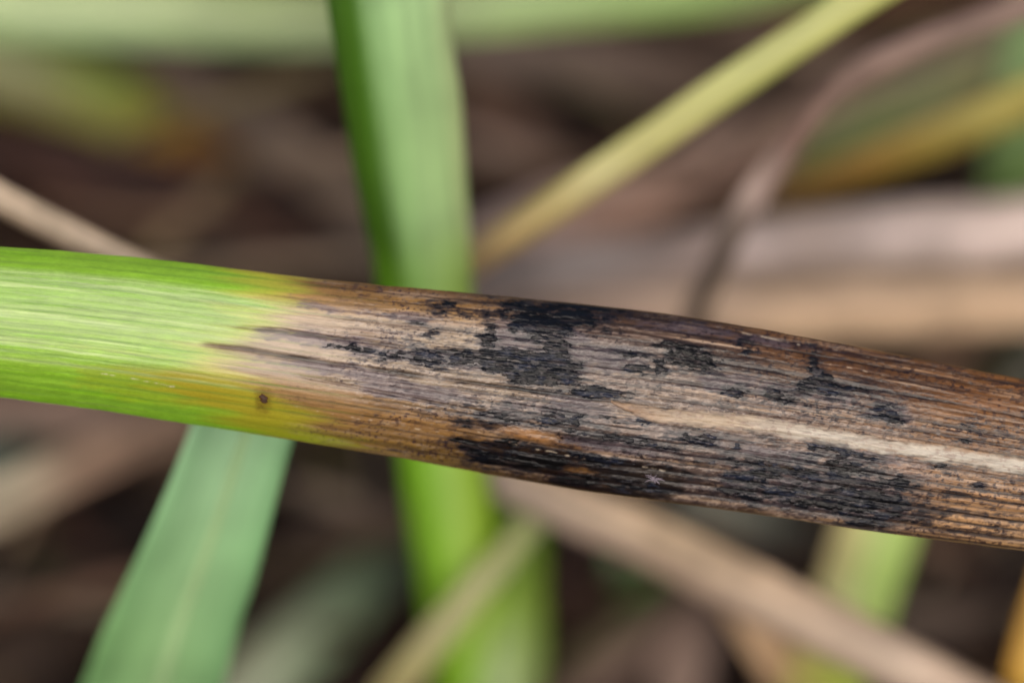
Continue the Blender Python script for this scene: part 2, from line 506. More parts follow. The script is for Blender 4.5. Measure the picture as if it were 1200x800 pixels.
blade('wide_tan_dead_leaf', 'wide smooth tan dead leaf running along under the pale mauve one', 'dead leaf',
      [(1640, 300, 35.6, 104), (1420, 318, 35.6, 108), (1200, 338, 35.7, 104), (1060, 348, 35.7, 100), (920, 352, 35.8, 92), (800, 350, 35.9, 80), (680, 350, 36.2, 66), (560, 358, 36.6, 50), (440, 372, 37.2, 34)],
      [(0, [(164, 137, 110)]), (0.3, [(155, 133, 116), (176, 147, 118), (170, 139, 106)]), (0.5, [(147, 127, 112), (176, 147, 120), (174, 143, 108)]), (0.7, [(145, 127, 115), (155, 132, 118), (145, 121, 104)]), (1, [(97, 78, 66)])],
      M_DEAD, shape='arch', depth=0.25, n=80, streaks=0.28, rib=(-0.75, 6, (116, 98, 84)))  # dark rib strip paints in the shade of the crease under the mauve leaf
blade('brown_back_leaf', 'brown dead leaf slanting from under the yellow green stalk behind the bent stalk', 'dead leaf',
      [(1080, 110, 37.6, 66), (950, 156, 37.6, 72), (820, 200, 37.6, 84), (700, 246, 37.6, 86), (600, 284, 37.8, 80), (500, 318, 38.2, 64)],
      [(0, [(114, 92, 73)]), (0.35, [(149, 122, 105), (138, 103, 87)]), (0.6, [(161, 131, 114), (135, 99, 82)]), (0.8, [(172, 151, 143), (135, 112, 103)]), (1, [(114, 92, 82)])],
      M_DEAD, shape='arch', depth=0.25)
blade('far_taupe_leaf', 'long taupe dead leaf far behind between the top green leaf and the yellow green stalk', 'dead leaf',
      [(1100, 160, 39.2, 50), (940, 120, 39.1, 56), (800, 92, 39.0, 60), (680, 72, 39.0, 60), (560, 58, 39.1, 56), (430, 48, 39.3, 50)],
      [(0, [(75, 62, 52)]), (0.4, [(96, 78, 66)]), (0.7, [(112, 94, 82)]), (1, [(95, 80, 68)])],
      M_DEAD, shape='arch', depth=0.2)
# ---- top: broad horizontal green leaf
blade('long_green_cross_leaf', 'long broad pale green leaf lying crosswise along the top behind the upright green leaf', 'grass leaf',
      [(-420, -10, 35.6, 90), (-180, 6, 35.6, 86), (0, 10, 35.6, 83), (180, 18, 35.6, 82), (360, 24, 35.7, 77), (520, 14, 35.8, 67), (680, 4, 35.9, 61), (820, -2, 36.1, 48), (930, -14, 36.4, 30), (1040, -32, 36.8, 13)],
      [(0, [(122, 148, 79), (119, 144, 74)]), (0.3, [(139, 162, 93), (130, 156, 81), (120, 144, 97)]), (0.48, [(119, 134, 69), (111, 130, 65), (130, 148, 104)]), (0.62, [(139, 167, 93), (141, 169, 93), (130, 162, 76)]), (0.8, [(139, 167, 91), (132, 159, 76)]), (1, [(120, 139, 74)])],
      M_LIVE, shape='arch', depth=0.25, n=80)
# ---- upper left
blade('olive_dying_leaf', 'olive leaf turning orange at its end, far behind in the upper left', 'grass leaf',
      [(-220, 20, 38.0, 107), (-90, 52, 38.0, 101), (20, 84, 38.0, 93), (110, 116, 38.1, 81), (190, 146, 38.3, 68), (260, 176, 38.6, 48), (320, 206, 39.0, 27)],
      [(0, [(115, 128, 24)]), (0.35, [(105, 116, 17), (115, 108, 24)]), (0.55, [(118, 142, 24), (121, 110, 27)]), (0.72, [(133, 114, 28), (147, 90, 22)]), (0.86, [(153, 90, 28), (129, 70, 24)]), (1, [(88, 56, 35)])],
      M_LIVE, shape='arch', depth=0.25)
blade('taupe_slanting_leaf', 'soft taupe dead leaf slanting down towards the upright green leaf in the upper left', 'dead leaf',
      [(120, 20, 38.0, 50), (200, 82, 38.0, 58), (270, 130, 37.8, 62), (345, 182, 37.5, 62), (420, 236, 37.3, 56), (500, 292, 37.3, 44)],
      [(0, [(70, 54, 44)]), (0.35, [(104, 86, 70)]), (0.7, [(112, 94, 78)]), (1, [(90, 76, 66)])],
      M_DEAD, shape='arch', depth=0.25)
blade('maroon_stalk', 'dull maroon stalk lying level behind the pale tan stalk in the upper left', 'grass stalk',
      [(-200, 172, 38.6, 56), (-40, 180, 38.5, 58), (100, 188, 38.5, 56), (220, 205, 38.5, 52), (320, 232, 38.8, 42), (420, 262, 39.4, 30)],
      [(0, [(78, 52, 48)]), (0.5, [(84, 56, 52)]), (0.8, [(92, 64, 60)]), (1, [(70, 52, 46)])],
      M_DEAD, shape='round', depth=0.5)
blade('slate_brown_leaf', 'slate brown rotting leaf low behind the green end of the sick leaf', 'dead leaf',
      [(60, 236, 39.4, 44), (180, 262, 39.3, 56), (290, 282, 39.2, 60), (400, 296, 39.2, 56), (520, 306, 39.4, 40)],
      [(0, [(75, 50, 38)]), (0.4, [(84, 64, 54)]), (0.75, [(82, 76, 76)]), (1, [(70, 60, 55)])],
      M_DEAD, shape='arch', depth=0.2)
blade('pale_tan_stalk', 'pale tan dry stalk running down behind the green end of the sick leaf', 'grass stalk',
      [(-260, 92, 30.95, 42), (-120, 168, 31.05, 42), (-20, 222, 31.2, 42), (60, 264, 31.35, 41), (130, 298, 31.45, 39), (210, 334, 31.6, 38), (330, 392, 32.2, 36), (470, 470, 33.6, 34)],
      [(0, [(156, 134, 109), (175, 156, 133), (123, 102, 79)]), (0.5, [(152, 131, 106), (176, 157, 134), (121, 102, 81)]), (1, [(142, 123, 99), (156, 137, 114), (104, 85, 66)])],
      M_DEAD, shape='arch', depth=0.5)
# ---- lower left
blade('brown_level_leaf', 'taupe brown dead leaf lying level just below the green end of the sick leaf', 'dead leaf',
      [(-260, 470, 37.4, 56), (-100, 476, 37.4, 54), (40, 482, 37.4, 50), (160, 488, 37.5, 46), (280, 492, 37.8, 40), (380, 492, 38.4, 30)],
      [(0, [(120, 98, 84)]), (0.5, [(122, 98, 84)]), (1, [(80, 62, 52)])],
      M_DEAD, shape='arch', depth=0.2)
blade('tan_slanting_leaf', 'dry tan leaf slanting up to meet the edge of the broad green leaf', 'dead leaf',
      [(-240, 688, 35.0, 70), (-110, 636, 35.0, 68), (0, 588, 35.0, 64), (90, 546, 35.1, 60), (170, 512, 35.3, 54), (260, 480, 35.8, 44), (350, 450, 36.6, 34)],
      [(0, [(140, 130, 108)]), (0.36, [(150, 140, 116), (128, 112, 90)]), (0.5, [(122, 98, 78), (128, 100, 80)]), (0.75, [(135, 108, 88), (125, 98, 78)]), (1, [(100, 78, 60)])],
      M_DEAD, shape='arch', depth=0.3)
blade('dim_green_far_leaf', 'dim dark green leaf far behind at the edge below the sick leaf', 'grass leaf',
      [(-200, 560, 38.6, 70), (-90, 548, 38.6, 74), (-10, 536, 38.6, 70), (60, 524, 38.8, 50), (120, 512, 39.2, 26)],
      [(0, [(65, 84, 50)]), (0.5, [(66, 88, 60)]), (1, [(50, 56, 40)])],
      M_LIVE, shape='arch', depth=0.2)
blade('grey_green_far_leaf', 'soft grey green leaf slanting upward in the dark between the two green leaves', 'grass leaf',
      [(190, 925, 37.2, 92), (260, 850, 37.2, 88), (320, 786, 37.2, 84), (380, 728, 37.3, 76), (440, 668, 37.5, 66), (500, 610, 38.0, 50), (550, 556, 38.8, 36)],
      [(0, [(125, 125, 92)]), (0.3, [(128, 130, 96), (108, 128, 84)]), (0.55, [(96, 112, 76), (88, 108, 70)]), (0.8, [(70, 84, 58)]), (1, [(55, 66, 44)])],
      M_LIVE, shape='arch', depth=0.25)
for lab, pts, c in (
    ('dark brown rotting leaf low in the shade left of the broad green leaf', [(-120, 760, 38.6, 60), (0, 700, 38.6, 64), (110, 650, 38.7, 60), (240, 590, 39.0, 50), (360, 540, 39.4, 40)], (58, 44, 38)),
    ('dark reddish brown leaf in the bottom corner left of the broad green leaf', [(-140, 840, 38.2, 56), (0, 780, 38.2, 60), (90, 744, 38.3, 56), (200, 700, 38.8, 46), (300, 650, 39.3, 36)], (80, 60, 48)),
    ('black brown rotting leaf between the broad green leaf and the grey green one', [(250, 740, 38.9, 50), (330, 660, 38.9, 56), (400, 590, 39.0, 52), (480, 520, 39.4, 40)], (46, 34, 28)),
    ('reddish brown leaf in the dark under the grey green one', [(280, 900, 38.0, 50), (370, 830, 38.0, 52), (440, 772, 38.2, 46), (520, 700, 38.8, 36)], (72, 52, 42)),
):
    blade('rotting_leaf', lab, 'dead leaf', pts, [(0, [c]), (1, [tuple(int(q * 0.8) for q in c)])], M_DEAD, group='rotting leaves in the shade below the sick leaf', shape='arch', depth=0.2)
# ---- lower right
blade('tan_diagonal_stem', 'thick pale tan dead stem slanting down under the black end of the sick leaf', 'grass stem',
      [(430, 470, 35.0, 49), (520, 520, 34.7, 54), (610, 568, 34.4, 60), (720, 615, 34.1, 64), (830, 668, 33.9, 65), (940, 722, 33.7, 67), (1050, 776, 33.6, 69), (1170, 838, 33.5, 69), (1400, 955, 33.5, 69)],
      [(0, [(120, 98, 80)]), (0.22, [(180, 148, 115), (165, 145, 127), (125, 108, 96)]), (0.45, [(186, 156, 119), (165, 140, 112), (120, 98, 82)]), (0.6, [(180, 150, 117), (165, 142, 119), (130, 110, 94)]), (0.75, [(150, 124, 99), (178, 156, 135), (165, 145, 125), (120, 98, 82)]), (1, [(140, 112, 90), (150, 128, 107)])],
      M_DEAD, shape='round', depth=0.4, n=70, streaks=0.28)
blade('light_green_striped_leaf', 'light green leaf with a tan edge, half hidden behind the tan diagonal stem', 'grass leaf',
      [(1075, 470, 35.4, 84), (1050, 560, 35.2, 88), (1022, 640, 35.1, 92), (998, 710, 35.0, 94), (975, 780, 35.2, 92), (950, 860, 35.8, 88), (915, 980, 37.5, 80)],
      [(0, [(185, 165, 101), (164, 192, 78), (159, 189, 73)]), (0.4, [(188, 162, 103), (180, 181, 92), (169, 200, 84), (159, 192, 73)]), (0.6, [(174, 154, 92), (159, 170, 69), (148, 176, 55)]), (1, [(148, 137, 55), (137, 148, 36)])],
      M_LIVE, shape='gutter', depth=0.15, n=60)
blade('golden_corner_leaf', 'golden yellow leaf cutting the bottom corner at the right', 'grass leaf',
      [(1284, 560, 33.4, 60), (1250, 660, 33.5, 62), (1220, 750, 33.6, 62), (1196, 840, 33.9, 60), (1164, 960, 34.8, 56)],
      [(0, [(190, 142, 45)]), (0.5, [(185, 131, 37), (190, 152, 56), (170, 156, 52)]), (1, [(170, 123, 37)])],
      M_LIVE, shape='arch', depth=0.3)
blade('warm_tan_stub', 'short warm tan stub of dead leaf under the tan diagonal stem', 'dead leaf',
      [(830, 655, 35.4, 30), (872, 712, 35.4, 46), (904, 756, 35.4, 56), (938, 806, 35.6, 62), (985, 880, 36.4, 60)],
      [(0, [(120, 92, 70)]), (0.35, [(185, 150, 112), (165, 130, 95)]), (0.7, [(150, 118, 85), (140, 110, 70)]), (1, [(110, 85, 60)])],
      M_DEAD, shape='arch', depth=0.35)
blade('small_green_shoot', 'small dark green shoot in the shade left of the tan diagonal stem', 'grass leaf',
      [(730, 628, 37.8, 29), (742, 668, 37.8, 53), (752, 700, 37.9, 51), (764, 740, 38.4, 33)],
      [(0, [(69, 120, 32)]), (0.5, [(77, 140, 36)]), (1, [(52, 87, 24)])],
      M_LIVE, shape='arch', depth=0.25)
blade('taupe_fallen_stalk', 'taupe fallen stalk slanting up to the tan diagonal stem in the bottom shade', 'grass stalk',
      [(600, 880, 37.4, 42), (690, 800, 37.3, 46), (760, 738, 37.2, 48), (830, 690, 37.4, 42), (920, 640, 38.0, 34)],
      [(0, [(96, 76, 66)]), (0.5, [(110, 88, 76)]), (1, [(80, 62, 54)])],
      M_DEAD, shape='round', depth=0.45)
blade('upright_taupe_fragment', 'upright taupe fragment of dead leaf near the bottom edge beside the warm tan stub', 'dead leaf',
      [(820, 690, 37.6, 50), (806, 750, 37.4, 62), (794, 810, 37.3, 66), (784, 880, 37.5, 60)],
      [(0, [(98, 80, 70)]), (0.5, [(120, 98, 86)]), (1, [(100, 80, 70)])],
      M_DEAD, shape='arch', depth=0.25)
blade('grey_green_scrap', 'dull grey green scrap of leaf just under the sick leaf right of the tan stem', 'grass leaf',
      [(790, 575, 38.0, 40), (850, 596, 38.0, 50), (905, 612, 38.0, 46), (960, 622, 38.2, 30)],
      [(0, [(90, 90, 66)]), (0.5, [(92, 96, 72)]), (1, [(60, 60, 46)])],
      M_LIVE, shape='arch', depth=0.2)
blade('green_bract', 'small olive green bract between the tan stem and the foot of the upright green leaf', 'grass leaf',
      [(560, 570, 34.9, 26), (610, 584, 34.9, 44), (650, 596, 35.0, 40), (700, 612, 35.3, 20)],
      [(0, [(110, 150, 40)]), (0.5, [(120, 150, 55)]), (1, [(120, 140, 80)])],
      M_LIVE, shape='arch', depth=0.3)
blade('dark_olive_leaf', 'dark olive leaf at the edge between the wide tan dead leaf and the sick leaf', 'grass leaf',
      [(1260, 360, 38.4, 60), (1215, 410, 38.4, 70), (1180, 470, 38.4, 66), (1150, 560, 38.8, 50)],
      [(0, [(88, 86, 42)]), (0.5, [(84, 80, 40)]), (1, [(60, 52, 30)])],
      M_LIVE, shape='arch', depth=0.2)
for lab, pts, c in (
    ('red brown rotting leaf right of the upright green leaf near the bottom', [(600, 760, 38.4, 50), (650, 700, 38.4, 60), (690, 650, 38.4, 56), (740, 590, 38.8, 40)], (84, 58, 48)),
    ('dark brown rotting leaf in the bottom corner under the tan diagonal stem', [(1060, 760, 38.6, 50), (1110, 720, 38.6, 56), (1170, 680, 38.6, 54), (1260, 620, 39.0, 46)], (58, 42, 32)),
    ('red brown rotting leaf between the upright green leaf and the yellow green stalk', [(540, 110, 39.2, 44), (590, 140, 39.2, 58), (640, 180, 39.2, 60), (720, 230, 39.4, 40)], (104, 76, 60)),
    ('rust brown rotting leaf in the top corner beside the bent stalk', [(900, 20, 39.2, 36), (1000, 6, 39.0, 56), (1100, -10, 39.0, 60), (1220, -30, 39.2, 50)], (100, 62, 40)),
    ('taupe rotting leaf under the olive green leaf in the upper right', [(930, 150, 38.9, 40), (1010, 110, 38.8, 56), (1100, 74, 38.8, 60), (1230, 20, 39.0, 50)], (120, 100, 84)),
):
    blade('rotting_scrap', lab, 'dead leaf', pts, [(0, [c]), (1, [tuple(int(q * 0.85) for q in c)])], M_DEAD, group='rotting leaves deep in the litter', shape='arch', depth=0.2)

# ---- thin dry straws showing in the gaps
rs = random.Random(21)
tones = (('tan', (112, 90, 74)), ('dark brown', (96, 72, 58)), ('pale tan', (130, 108, 90)), ('reddish brown', (92, 60, 46)), ('olive brown', (104, 92, 62)), ('warm brown', (120, 92, 70)))
for cx, cy, n_, where in (
        (640, 150, 4, 'between the upright green leaf and the yellow green stalk'), (130, 262, 4, 'above the green end of the sick leaf'),
        (330, 120, 2, 'close left of the upright green leaf'), (90, 700, 5, 'left of the broad green leaf'), (420, 620, 3, 'between the broad green leaf and the upright one'),
        (720, 720, 5, 'under the tan diagonal stem'), (1110, 700, 4, 'beside the golden corner leaf'), (960, 100, 3, 'behind the bent stalk'),
        (300, 270, 3, 'just above the brown start of the sick leaf'), (1130, 430, 2, 'under the wide tan dead leaf'), (430, 760, 2, 'at the bottom beside the olive stalk')):
    picks = rs.sample(tones, min(n_, 6))
    for i in range(n_):
        x, y = cx + rs.uniform(-90, 90), cy + rs.uniform(-55, 55)
        lean, a = rs.choice((('falling', -12), ('falling', -24), ('rising', 30), ('rising', 38), ('falling', -30), ('rising', 18), ('level', 0)))
        a, l = math.radians(-a + rs.uniform(-8, 8)), rs.uniform(110, 230)
        d, w = rs.uniform(36.4, 38.8), rs.uniform(13, 30)
        bnd = rs.uniform(-22, 22)
        dx, dy = math.cos(a) * l, math.sin(a) * l
        tone, c = picks[i]
        c = tuple(min(255, int(q * (0.85 if cy > 550 else 1.0) * rs.uniform(0.97, 1.03))) for q in c)
        blade('dry_straw', 'thin %s straw %s right %s' % (tone, lean, where) if lean != 'level' else 'thin %s straw lying level %s' % (tone, where), 'straw',
              [(x - dx, y - dy, d + .7, w * .7), (x - dx * .4, y - dy * .4 + bnd * .6, d + .1, w), (x + dx * .3, y + dy * .3 + bnd * .6, d, w), (x + dx, y + dy, d + .6, w * .6)],
              [(0, [c, tuple(int(q * .8) for q in c)]), (.5, [tuple(int(q * 1.1) for q in c), c]), (1, [tuple(int(q * .75) for q in c)])], M_DEAD,
              group='thin dry straws ' + where, shape='arch', depth=rs.uniform(.15, .5), n=24, m=9)

# ---- uncountable dark litter on the soil
vs, qs, cs, us = [], [], [], []
nv = 0
rng = np.random.default_rng(3)
pal = [(46, 33, 27), (60, 44, 36), (72, 54, 44), (54, 36, 30), (38, 30, 26), (84, 66, 54), (40, 34, 32)]
straw = [(120, 96, 76), (140, 116, 92), (96, 72, 56), (150, 130, 108), (84, 58, 44), (104, 96, 60)]
for i in range(760):
    x0, y0 = rng.uniform(-9, 9), rng.uniform(-9, 13)
    L_, a, w = rng.uniform(1.5, 6), rng.uniform(0, math.pi), rng.uniform(0.08, 0.34)
    z0 = rng.uniform(-0.35, 0.5)
    if i >= 620:            # thin pale straw on top of the dark scraps
        w, z0 = w * 0.5, rng.uniform(0.4, 1.6)
    t = np.linspace(-0.5, 0.5, 7)
    cur = rng.uniform(-0.5, 0.5)
    ang = a + cur * t
    cx, cy = x0 + np.cos(ang) * t * L_, y0 + np.sin(ang) * t * L_
    cz = z0 + rng.uniform(-0.12, 0.12) * t * L_ + 0.1 * np.cos(t * 5 + i)
    ww = w * np.sqrt(np.clip(1.02 - (2 * t) ** 4, 0.05, 1)) / 2
    sx, sy = -np.sin(ang), np.cos(ang)
    tl = rng.uniform(-0.4, 0.4)
    rows = [np.stack([cx + sx * ww * k, cy + sy * ww * k, cz + ww * k * tl + (0.25 * w * (1 - k * k))], 1) for k in (-1, 0, 1)]
    low = [np.stack([cx + sx * ww * k * 0.9, cy + sy * ww * k * 0.9, cz + ww * k * tl + (0.25 * w * (1 - k * k)) - 0.03], 1) for k in (1, 0, -1)]
    ring = np.stack(rows + low, 1)          # 7 x 6 x 3
    vs.append(ring.reshape(-1, 3))
    for r in range(6):
        for k in range(6):
            b0 = nv + r * 6
            qs.append((b0 + k, b0 + (k + 1) % 6, b0 + 6 + (k + 1) % 6, b0 + 6 + k))
    qs.append((nv, nv + 1, nv + 4, nv + 5)); qs.append((nv + 1, nv + 2, nv + 3, nv + 4))
    qs.append((nv + 36, nv + 41, nv + 40, nv + 37)); qs.append((nv + 37, nv + 40, nv + 39, nv + 38))
    c = lin(pal[rng.integers(len(pal))]) * 0.4
    if i >= 620: c = lin(straw[rng.integers(len(straw))]) * 0.5
    cs.append(np.tile(c, (42, 1)))
    us.append(np.stack([np.repeat(t * L_, 6), np.tile([-1, 0, 1, 1, 0, -1], 7) * w / 2], 1) * CM)
    nv += 42
o = link('leaf_litter', mesh_from('leaf_litter', np.concatenate(vs), qs, np.concatenate(cs), np.concatenate(us)), M_LITTER)
tag(o, 'dark brown litter of rotting grass scraps covering the soil', 'leaf litter', kind='stuff')

# ------------------------------------------------------------------ the sick leaf (all in picture-px units on the focus plane)
PXCM = FRAME / 1200.0
TOPX = [-2600, -900, -300, 0, 100, 200, 340, 450, 568, 630, 700, 740, 780, 820, 860, 900, 960, 1000, 1080, 1160, 1200, 1500, 2100, 2900]
TOPY = [420, 300, 278, 288, 296, 305, 323, 334, 344.5, 350, 357.5, 362, 367, 372.5, 379, 386, 397, 404, 420, 436, 444, 496, 600, 762]
BOTX = [-2600, -900, -300, 0, 100, 200, 300, 400, 500, 600, 700, 800, 900, 1000, 1100, 1200, 1500, 2100, 2900]
BOTY = [560, 452, 440, 466, 479, 494, 510, 526, 543, 562, 579, 591, 605, 620, 633, 646, 685, 730, 780]


def smooth_curve(xs, ys, x):
    """Interpolate, lightly smoothed so that the edge has no corners."""
    out = 0
    for k, w in ((-45, .15), (-20, .2), (0, .3), (20, .2), (45, .15)):
        out = out + w * np.interp(x + k, xs, ys)
    return out


xs = np.concatenate([np.linspace(-2600, -60, 60)[:-1], np.linspace(-60, 1260, 1340), np.linspace(1260, 2900, 50)[1:]])
NU, NV = len(xs), 256
vv = np.linspace(0, 1, NV)
X, V = np.meshgrid(xs, vv, indexing='ij')
topy = smooth_curve(TOPX, TOPY, xs) + 0.35 * fbm(xs / 30, xs * 0, 41, 3)
boty = smooth_curve(BOTX, BOTY, xs) + 0.45 * fbm(xs / 30, xs * 0, 42, 3)
H = (boty - topy)[:, None]
Y = topy[:, None] + V * H
INS = sstep(-200, -60, X) * (1 - sstep(1260, 1400, X))     # detail only where the lens looks


def vat(x, y):
    t, b = np.interp(x, xs, topy), np.interp(x, xs, boty)
    return (y - t) / (b - t)


W1 = 7 * fbm(X / 26, Y / 9, 51, 3)       # px warps for ragged outlines
W2 = 3.5 * fbm(X / 9, Y / 3.2, 55, 3)


def ell(x0, x1, y0, y1, wx=1.0):
    """About px inside (+) or outside (-) an oval along the veins; x and y spans as seen in the picture."""
    cx, cy = (x0 + x1) / 2, (y0 + y1) / 2
    rx, ry = (x1 - x0) / 2, max((y1 - y0) / 2 - 0.03 * (x1 - x0), 3.0)
    dx = (X - cx) + W1 * wx * 1.2
    dy = (V - vat(cx, cy)) * H
    q = (np.abs(dx / rx) ** 2.6 + np.abs(dy / ry) ** 2.6) ** (1 / 2.6)
    return np.clip((1 - q) * min(rx, ry * 1.3), -12, 7)


def field(items):
    f = np.full_like(X, -12.0)
    for it in items: f = np.maximum(f, ell(*it))
    return f


# veins: ridges along the leaf
rngv = np.random.default_rng(11)
vein_v = np.cumsum(rngv.uniform(0.75, 1.25, 21)); vein_v = (vein_v - vein_v[0] * 0.5) / (vein_v[-1] + 0.3)
vw = V + 0.004 * fbm(X / 160, V * 6, 61, 2)
dist = np.full_like(X, 9.0); vid = np.zeros(X.shape, int)
for k, v0 in enumerate(vein_v):
    d = np.abs(vw - v0)
    m_ = d < dist
    dist[m_] = d[m_]; vid[m_] = k
dpx = dist * H                                   # px from the nearest crest
gap = np.gradient(vein_v).mean() * H / 2
ridge = np.clip(1 - dpx / gap, 0, 1)             # 1 on crests, 0 in grooves
vamp = 0.6 + 0.8 * vnoise(X / 120 + vid * 7.7, vid * 3.1, 71)
dead = sstep(0, 1, (X - 330 + 40 * fbm(X / 50, V * 30, 73, 2)) / 130)

# stages: green -> yellow -> brown
Ty = np.interp(V, [0, .1, .2, .35, .5, .65, .75, .85, .92, 1], [255, 265, 292, 262, 235, 215, 170, 205, 245, 310])
Tx = np.interp(V, [0, .08, .15, .3, .4, .5, .62, .7, .8, .9, 1], [338, 338, 334, 322, 290, 270, 280, 320, 345, 385, 430])
stk = fbm(X / 90, V * 26, 81, 3)
jit = (_hash(vid.astype(float), vid * 0.0, 77) - 0.5) * 34
Tx = Tx + jit; Ty = Ty + jit * 1.3
yel = sstep(-45, 55, X - Ty + 38 * stk)
bro = sstep(-38, 38, X - Tx + 34 * stk)


def by_v(tab):
    v = [a for a, _ in tab]
    c = lin([b for _, b in tab])
    return np.stack([np.interp(V, v, c[:, k]) for k in range(3)], -1)


GREEN = by_v([(0, (122, 168, 45)), (.12, (130, 178, 58)), (.16, (136, 174, 94)), (.3, (140, 177, 97)), (.5, (140, 178, 88)), (.62, (138, 178, 76)), (.72, (134, 178, 62)), (.85, (122, 168, 52)), (1, (104, 150, 38))])
YELL = by_v([(0, (165, 165, 52)), (.13, (172, 172, 65)), (.18, (182, 190, 100)), (.5, (178, 184, 96)), (.62, (176, 172, 84)), (.72, (154, 144, 40)), (.88, (146, 138, 36)), (1, (122, 132, 28))])
B1 = by_v([(0, (112, 80, 44)), (.1, (152, 116, 70)), (.17, (166, 134, 92)), (.22, (170, 148, 122)), (.4, (170, 150, 128)), (.6, (152, 132, 110)), (.66, (148, 116, 76)), (.8, (142, 106, 62)), (.95, (116, 90, 42)), (1, (98, 80, 36))])
B2 = by_v([(0, (58, 42, 36)), (.08, (98, 72, 56)), (.2, (124, 104, 94)), (.35, (150, 130, 114)), (.5, (146, 124, 104)), (.62, (140, 114, 98)), (.72, (104, 76, 62)), (.82, (74, 46, 28)), (.93, (60, 40, 26)), (1, (84, 60, 40))])
B3 = by_v([(0, (118, 82, 52)), (.1, (116, 76, 40)), (.25, (112, 74, 44)), (.38, (146, 112, 84)), (.5, (148, 110, 74)), (.62, (138, 104, 84)), (.75, (96, 72, 64)), (.9, (112, 84, 66)), (1, (140, 110, 78))])
B4 = by_v([(0, (126, 84, 46)), (.2, (128, 84, 44)), (.35, (140, 100, 63)), (.47, (132, 95, 62)), (.6, (146, 110, 78)), (.75, (156, 118, 82)), (.9, (164, 128, 92)), (1, (148, 116, 80))])
xw = X + 40 * fbm(X / 60, V * 18, 85, 3)
f12, f23, f34 = sstep(480, 690, xw)[..., None], sstep(780, 960, xw)[..., None], sstep(1010, 1130, xw)[..., None]
BROWN = ((B1 * (1 - f12) + B2 * f12) * (1 - f23) + B3 * f23) * (1 - f34) + B4 * f34
gl_ = (0.6 * sstep(0.05, 0.7, fbm(X / 150, V * 42, 83, 4)))[..., None]          # vivid lines between pale ones
GREEN = GREEN * (1 - gl_) + lin((118, 172, 34)) * gl_
gl_ = (0.45 * sstep(0.1, 0.8, fbm(X / 130, V * 50, 87, 4)) * sstep(.12, .2, V) * (1 - sstep(.66, .8, V)))[..., None]
GREEN = GREEN * (1 - gl_) + lin((184, 208, 148)) * gl_
gl_ = (0.5 * sstep(0.3, 0.8, fbm(X / 120, V * 60, 88, 4)))[..., None]            # thin grey lines
GREEN = GREEN * (1 - gl_) + lin((104, 132, 66)) * gl_
GREEN = GREEN * (1 + 0.10 * fbm(X / 22, Y / 7, 89, 4) + 0.05 * fbm(X / 6, Y / 3, 90, 2))[..., None]
GREEN = GREEN * np.array([1.07, 1.0, 0.86])
col = GREEN * (1 - yel[..., None]) + YELL * yel[..., None]
# olive edge spot and yellow-brown blotch low on the green end
bl = np.clip(sstep(-6, 6, field([(95, 260, 424, 478, 2.0)]) + W1 * 0.8), 0, 1)[..., None] * 0.28
col = col * (1 - bl) + lin((146, 132, 28)) * bl
col = col * (1 - bro[..., None]) + BROWN * bro[..., None]

# long fibres and blotches in the colour itself
fib = fbm(X / 70, V * 75, 91, 4)
fib2 = fbm(X / 30, V * 140, 95, 3)
blo = fbm(X / 34, Y / 11, 97, 4)
col = col * (1 + (0.10 + 0.16 * bro) * fib + (0.04 + 0.12 * bro) * fib2 + 0.10 * bro * blo)[..., None]
gm = (1 - bro) * INS
# green end: brighter yellow-green lines and thin grey lines along the veins
for y0, x0, x1, c, w, s in ((338, -80, 330, (118, 170, 15), 1.6, .75), (350, -80, 260, (130, 178, 40), 1.4, .45), (313, -80, 300, (120, 170, 30), 2.0, .4), (400, 60, 225, (190, 190, 90), 2.2, .6),
                            (403, -80, 330, (108, 128, 62), .9, .6), (383, -80, 240, (112, 145, 70), .8, .5), (424, -80, 320, (175, 195, 130), 2.0, .5), (372, -80, 300, (182, 205, 140), 2.4, .45),
                            (440, -80, 180, (86, 130, 30), 1.0, .4), (452, -80, 220, (80, 128, 28), 1.2, .4)):
    dy = (V - vat(50, y0)) * H + 1.5 * fbm(X / 80, X * 0 + y0, int(y0), 2)
    k = (np.exp(-(dy / w) ** 2) * sstep(x0, x0 + 60, X) * (1 - sstep(x1 - 50, x1, X)) * s * np.clip(0.75 + 0.6 * fbm(X / 40, V * 20, int(y0) + 3, 2), 0, 1.2))[..., None]
    col = col * (1 - k) + lin(c) * k

# grooves darker; pale lilac sheen painted on the crests of the dead skin
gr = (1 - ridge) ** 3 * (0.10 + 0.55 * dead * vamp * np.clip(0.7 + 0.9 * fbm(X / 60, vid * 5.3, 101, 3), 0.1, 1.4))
gline = np.exp(-((dpx - gap) / 1.15) ** 2)
gk = dead * INS * gline * (1 - 0.6 * sstep(.62, .7, V) * (1 - sstep(540, 640, X))) * np.clip(0.45 + 0.9 * fbm(X / 130, vid * 5.3 + np.sign(vw - vein_v[vid]) * 0.5, 103, 3), 0, 0.9)
gg = (gline * (1 - dead) * INS * np.clip(0.22 + 0.4 * fbm(X / 120, vid * 3.3, 104, 3), 0, .55))[..., None]
col = col * (1 - gg) + lin((98, 140, 48)) * gg
amber = 1 - 0.7 * (1 - sstep(.26, .36, V)) * sstep(740, 860, X) - 0.55 * sstep(.26, .36, V) * sstep(1040, 1130, X)   # amber, bare skin
soff = (vw - vein_v[vid]) * H
wl = np.exp(-((soff + gap - 2.6) / 1.4) ** 2) * dead * INS * (0.3 + 0.7 * sstep(560, 760, X)) * amber  # sheen line painted along one side of each ridge
wl = (wl * sstep(-0.25, 0.5, fbm(X / 10, Y / 3.5, 166, 3) + 0.8 * fbm(X / 110, vid * 2.7, 167, 2)) * 0.6)[..., None]
col = col * (1 - wl) + lin((176, 155, 143)) * wl
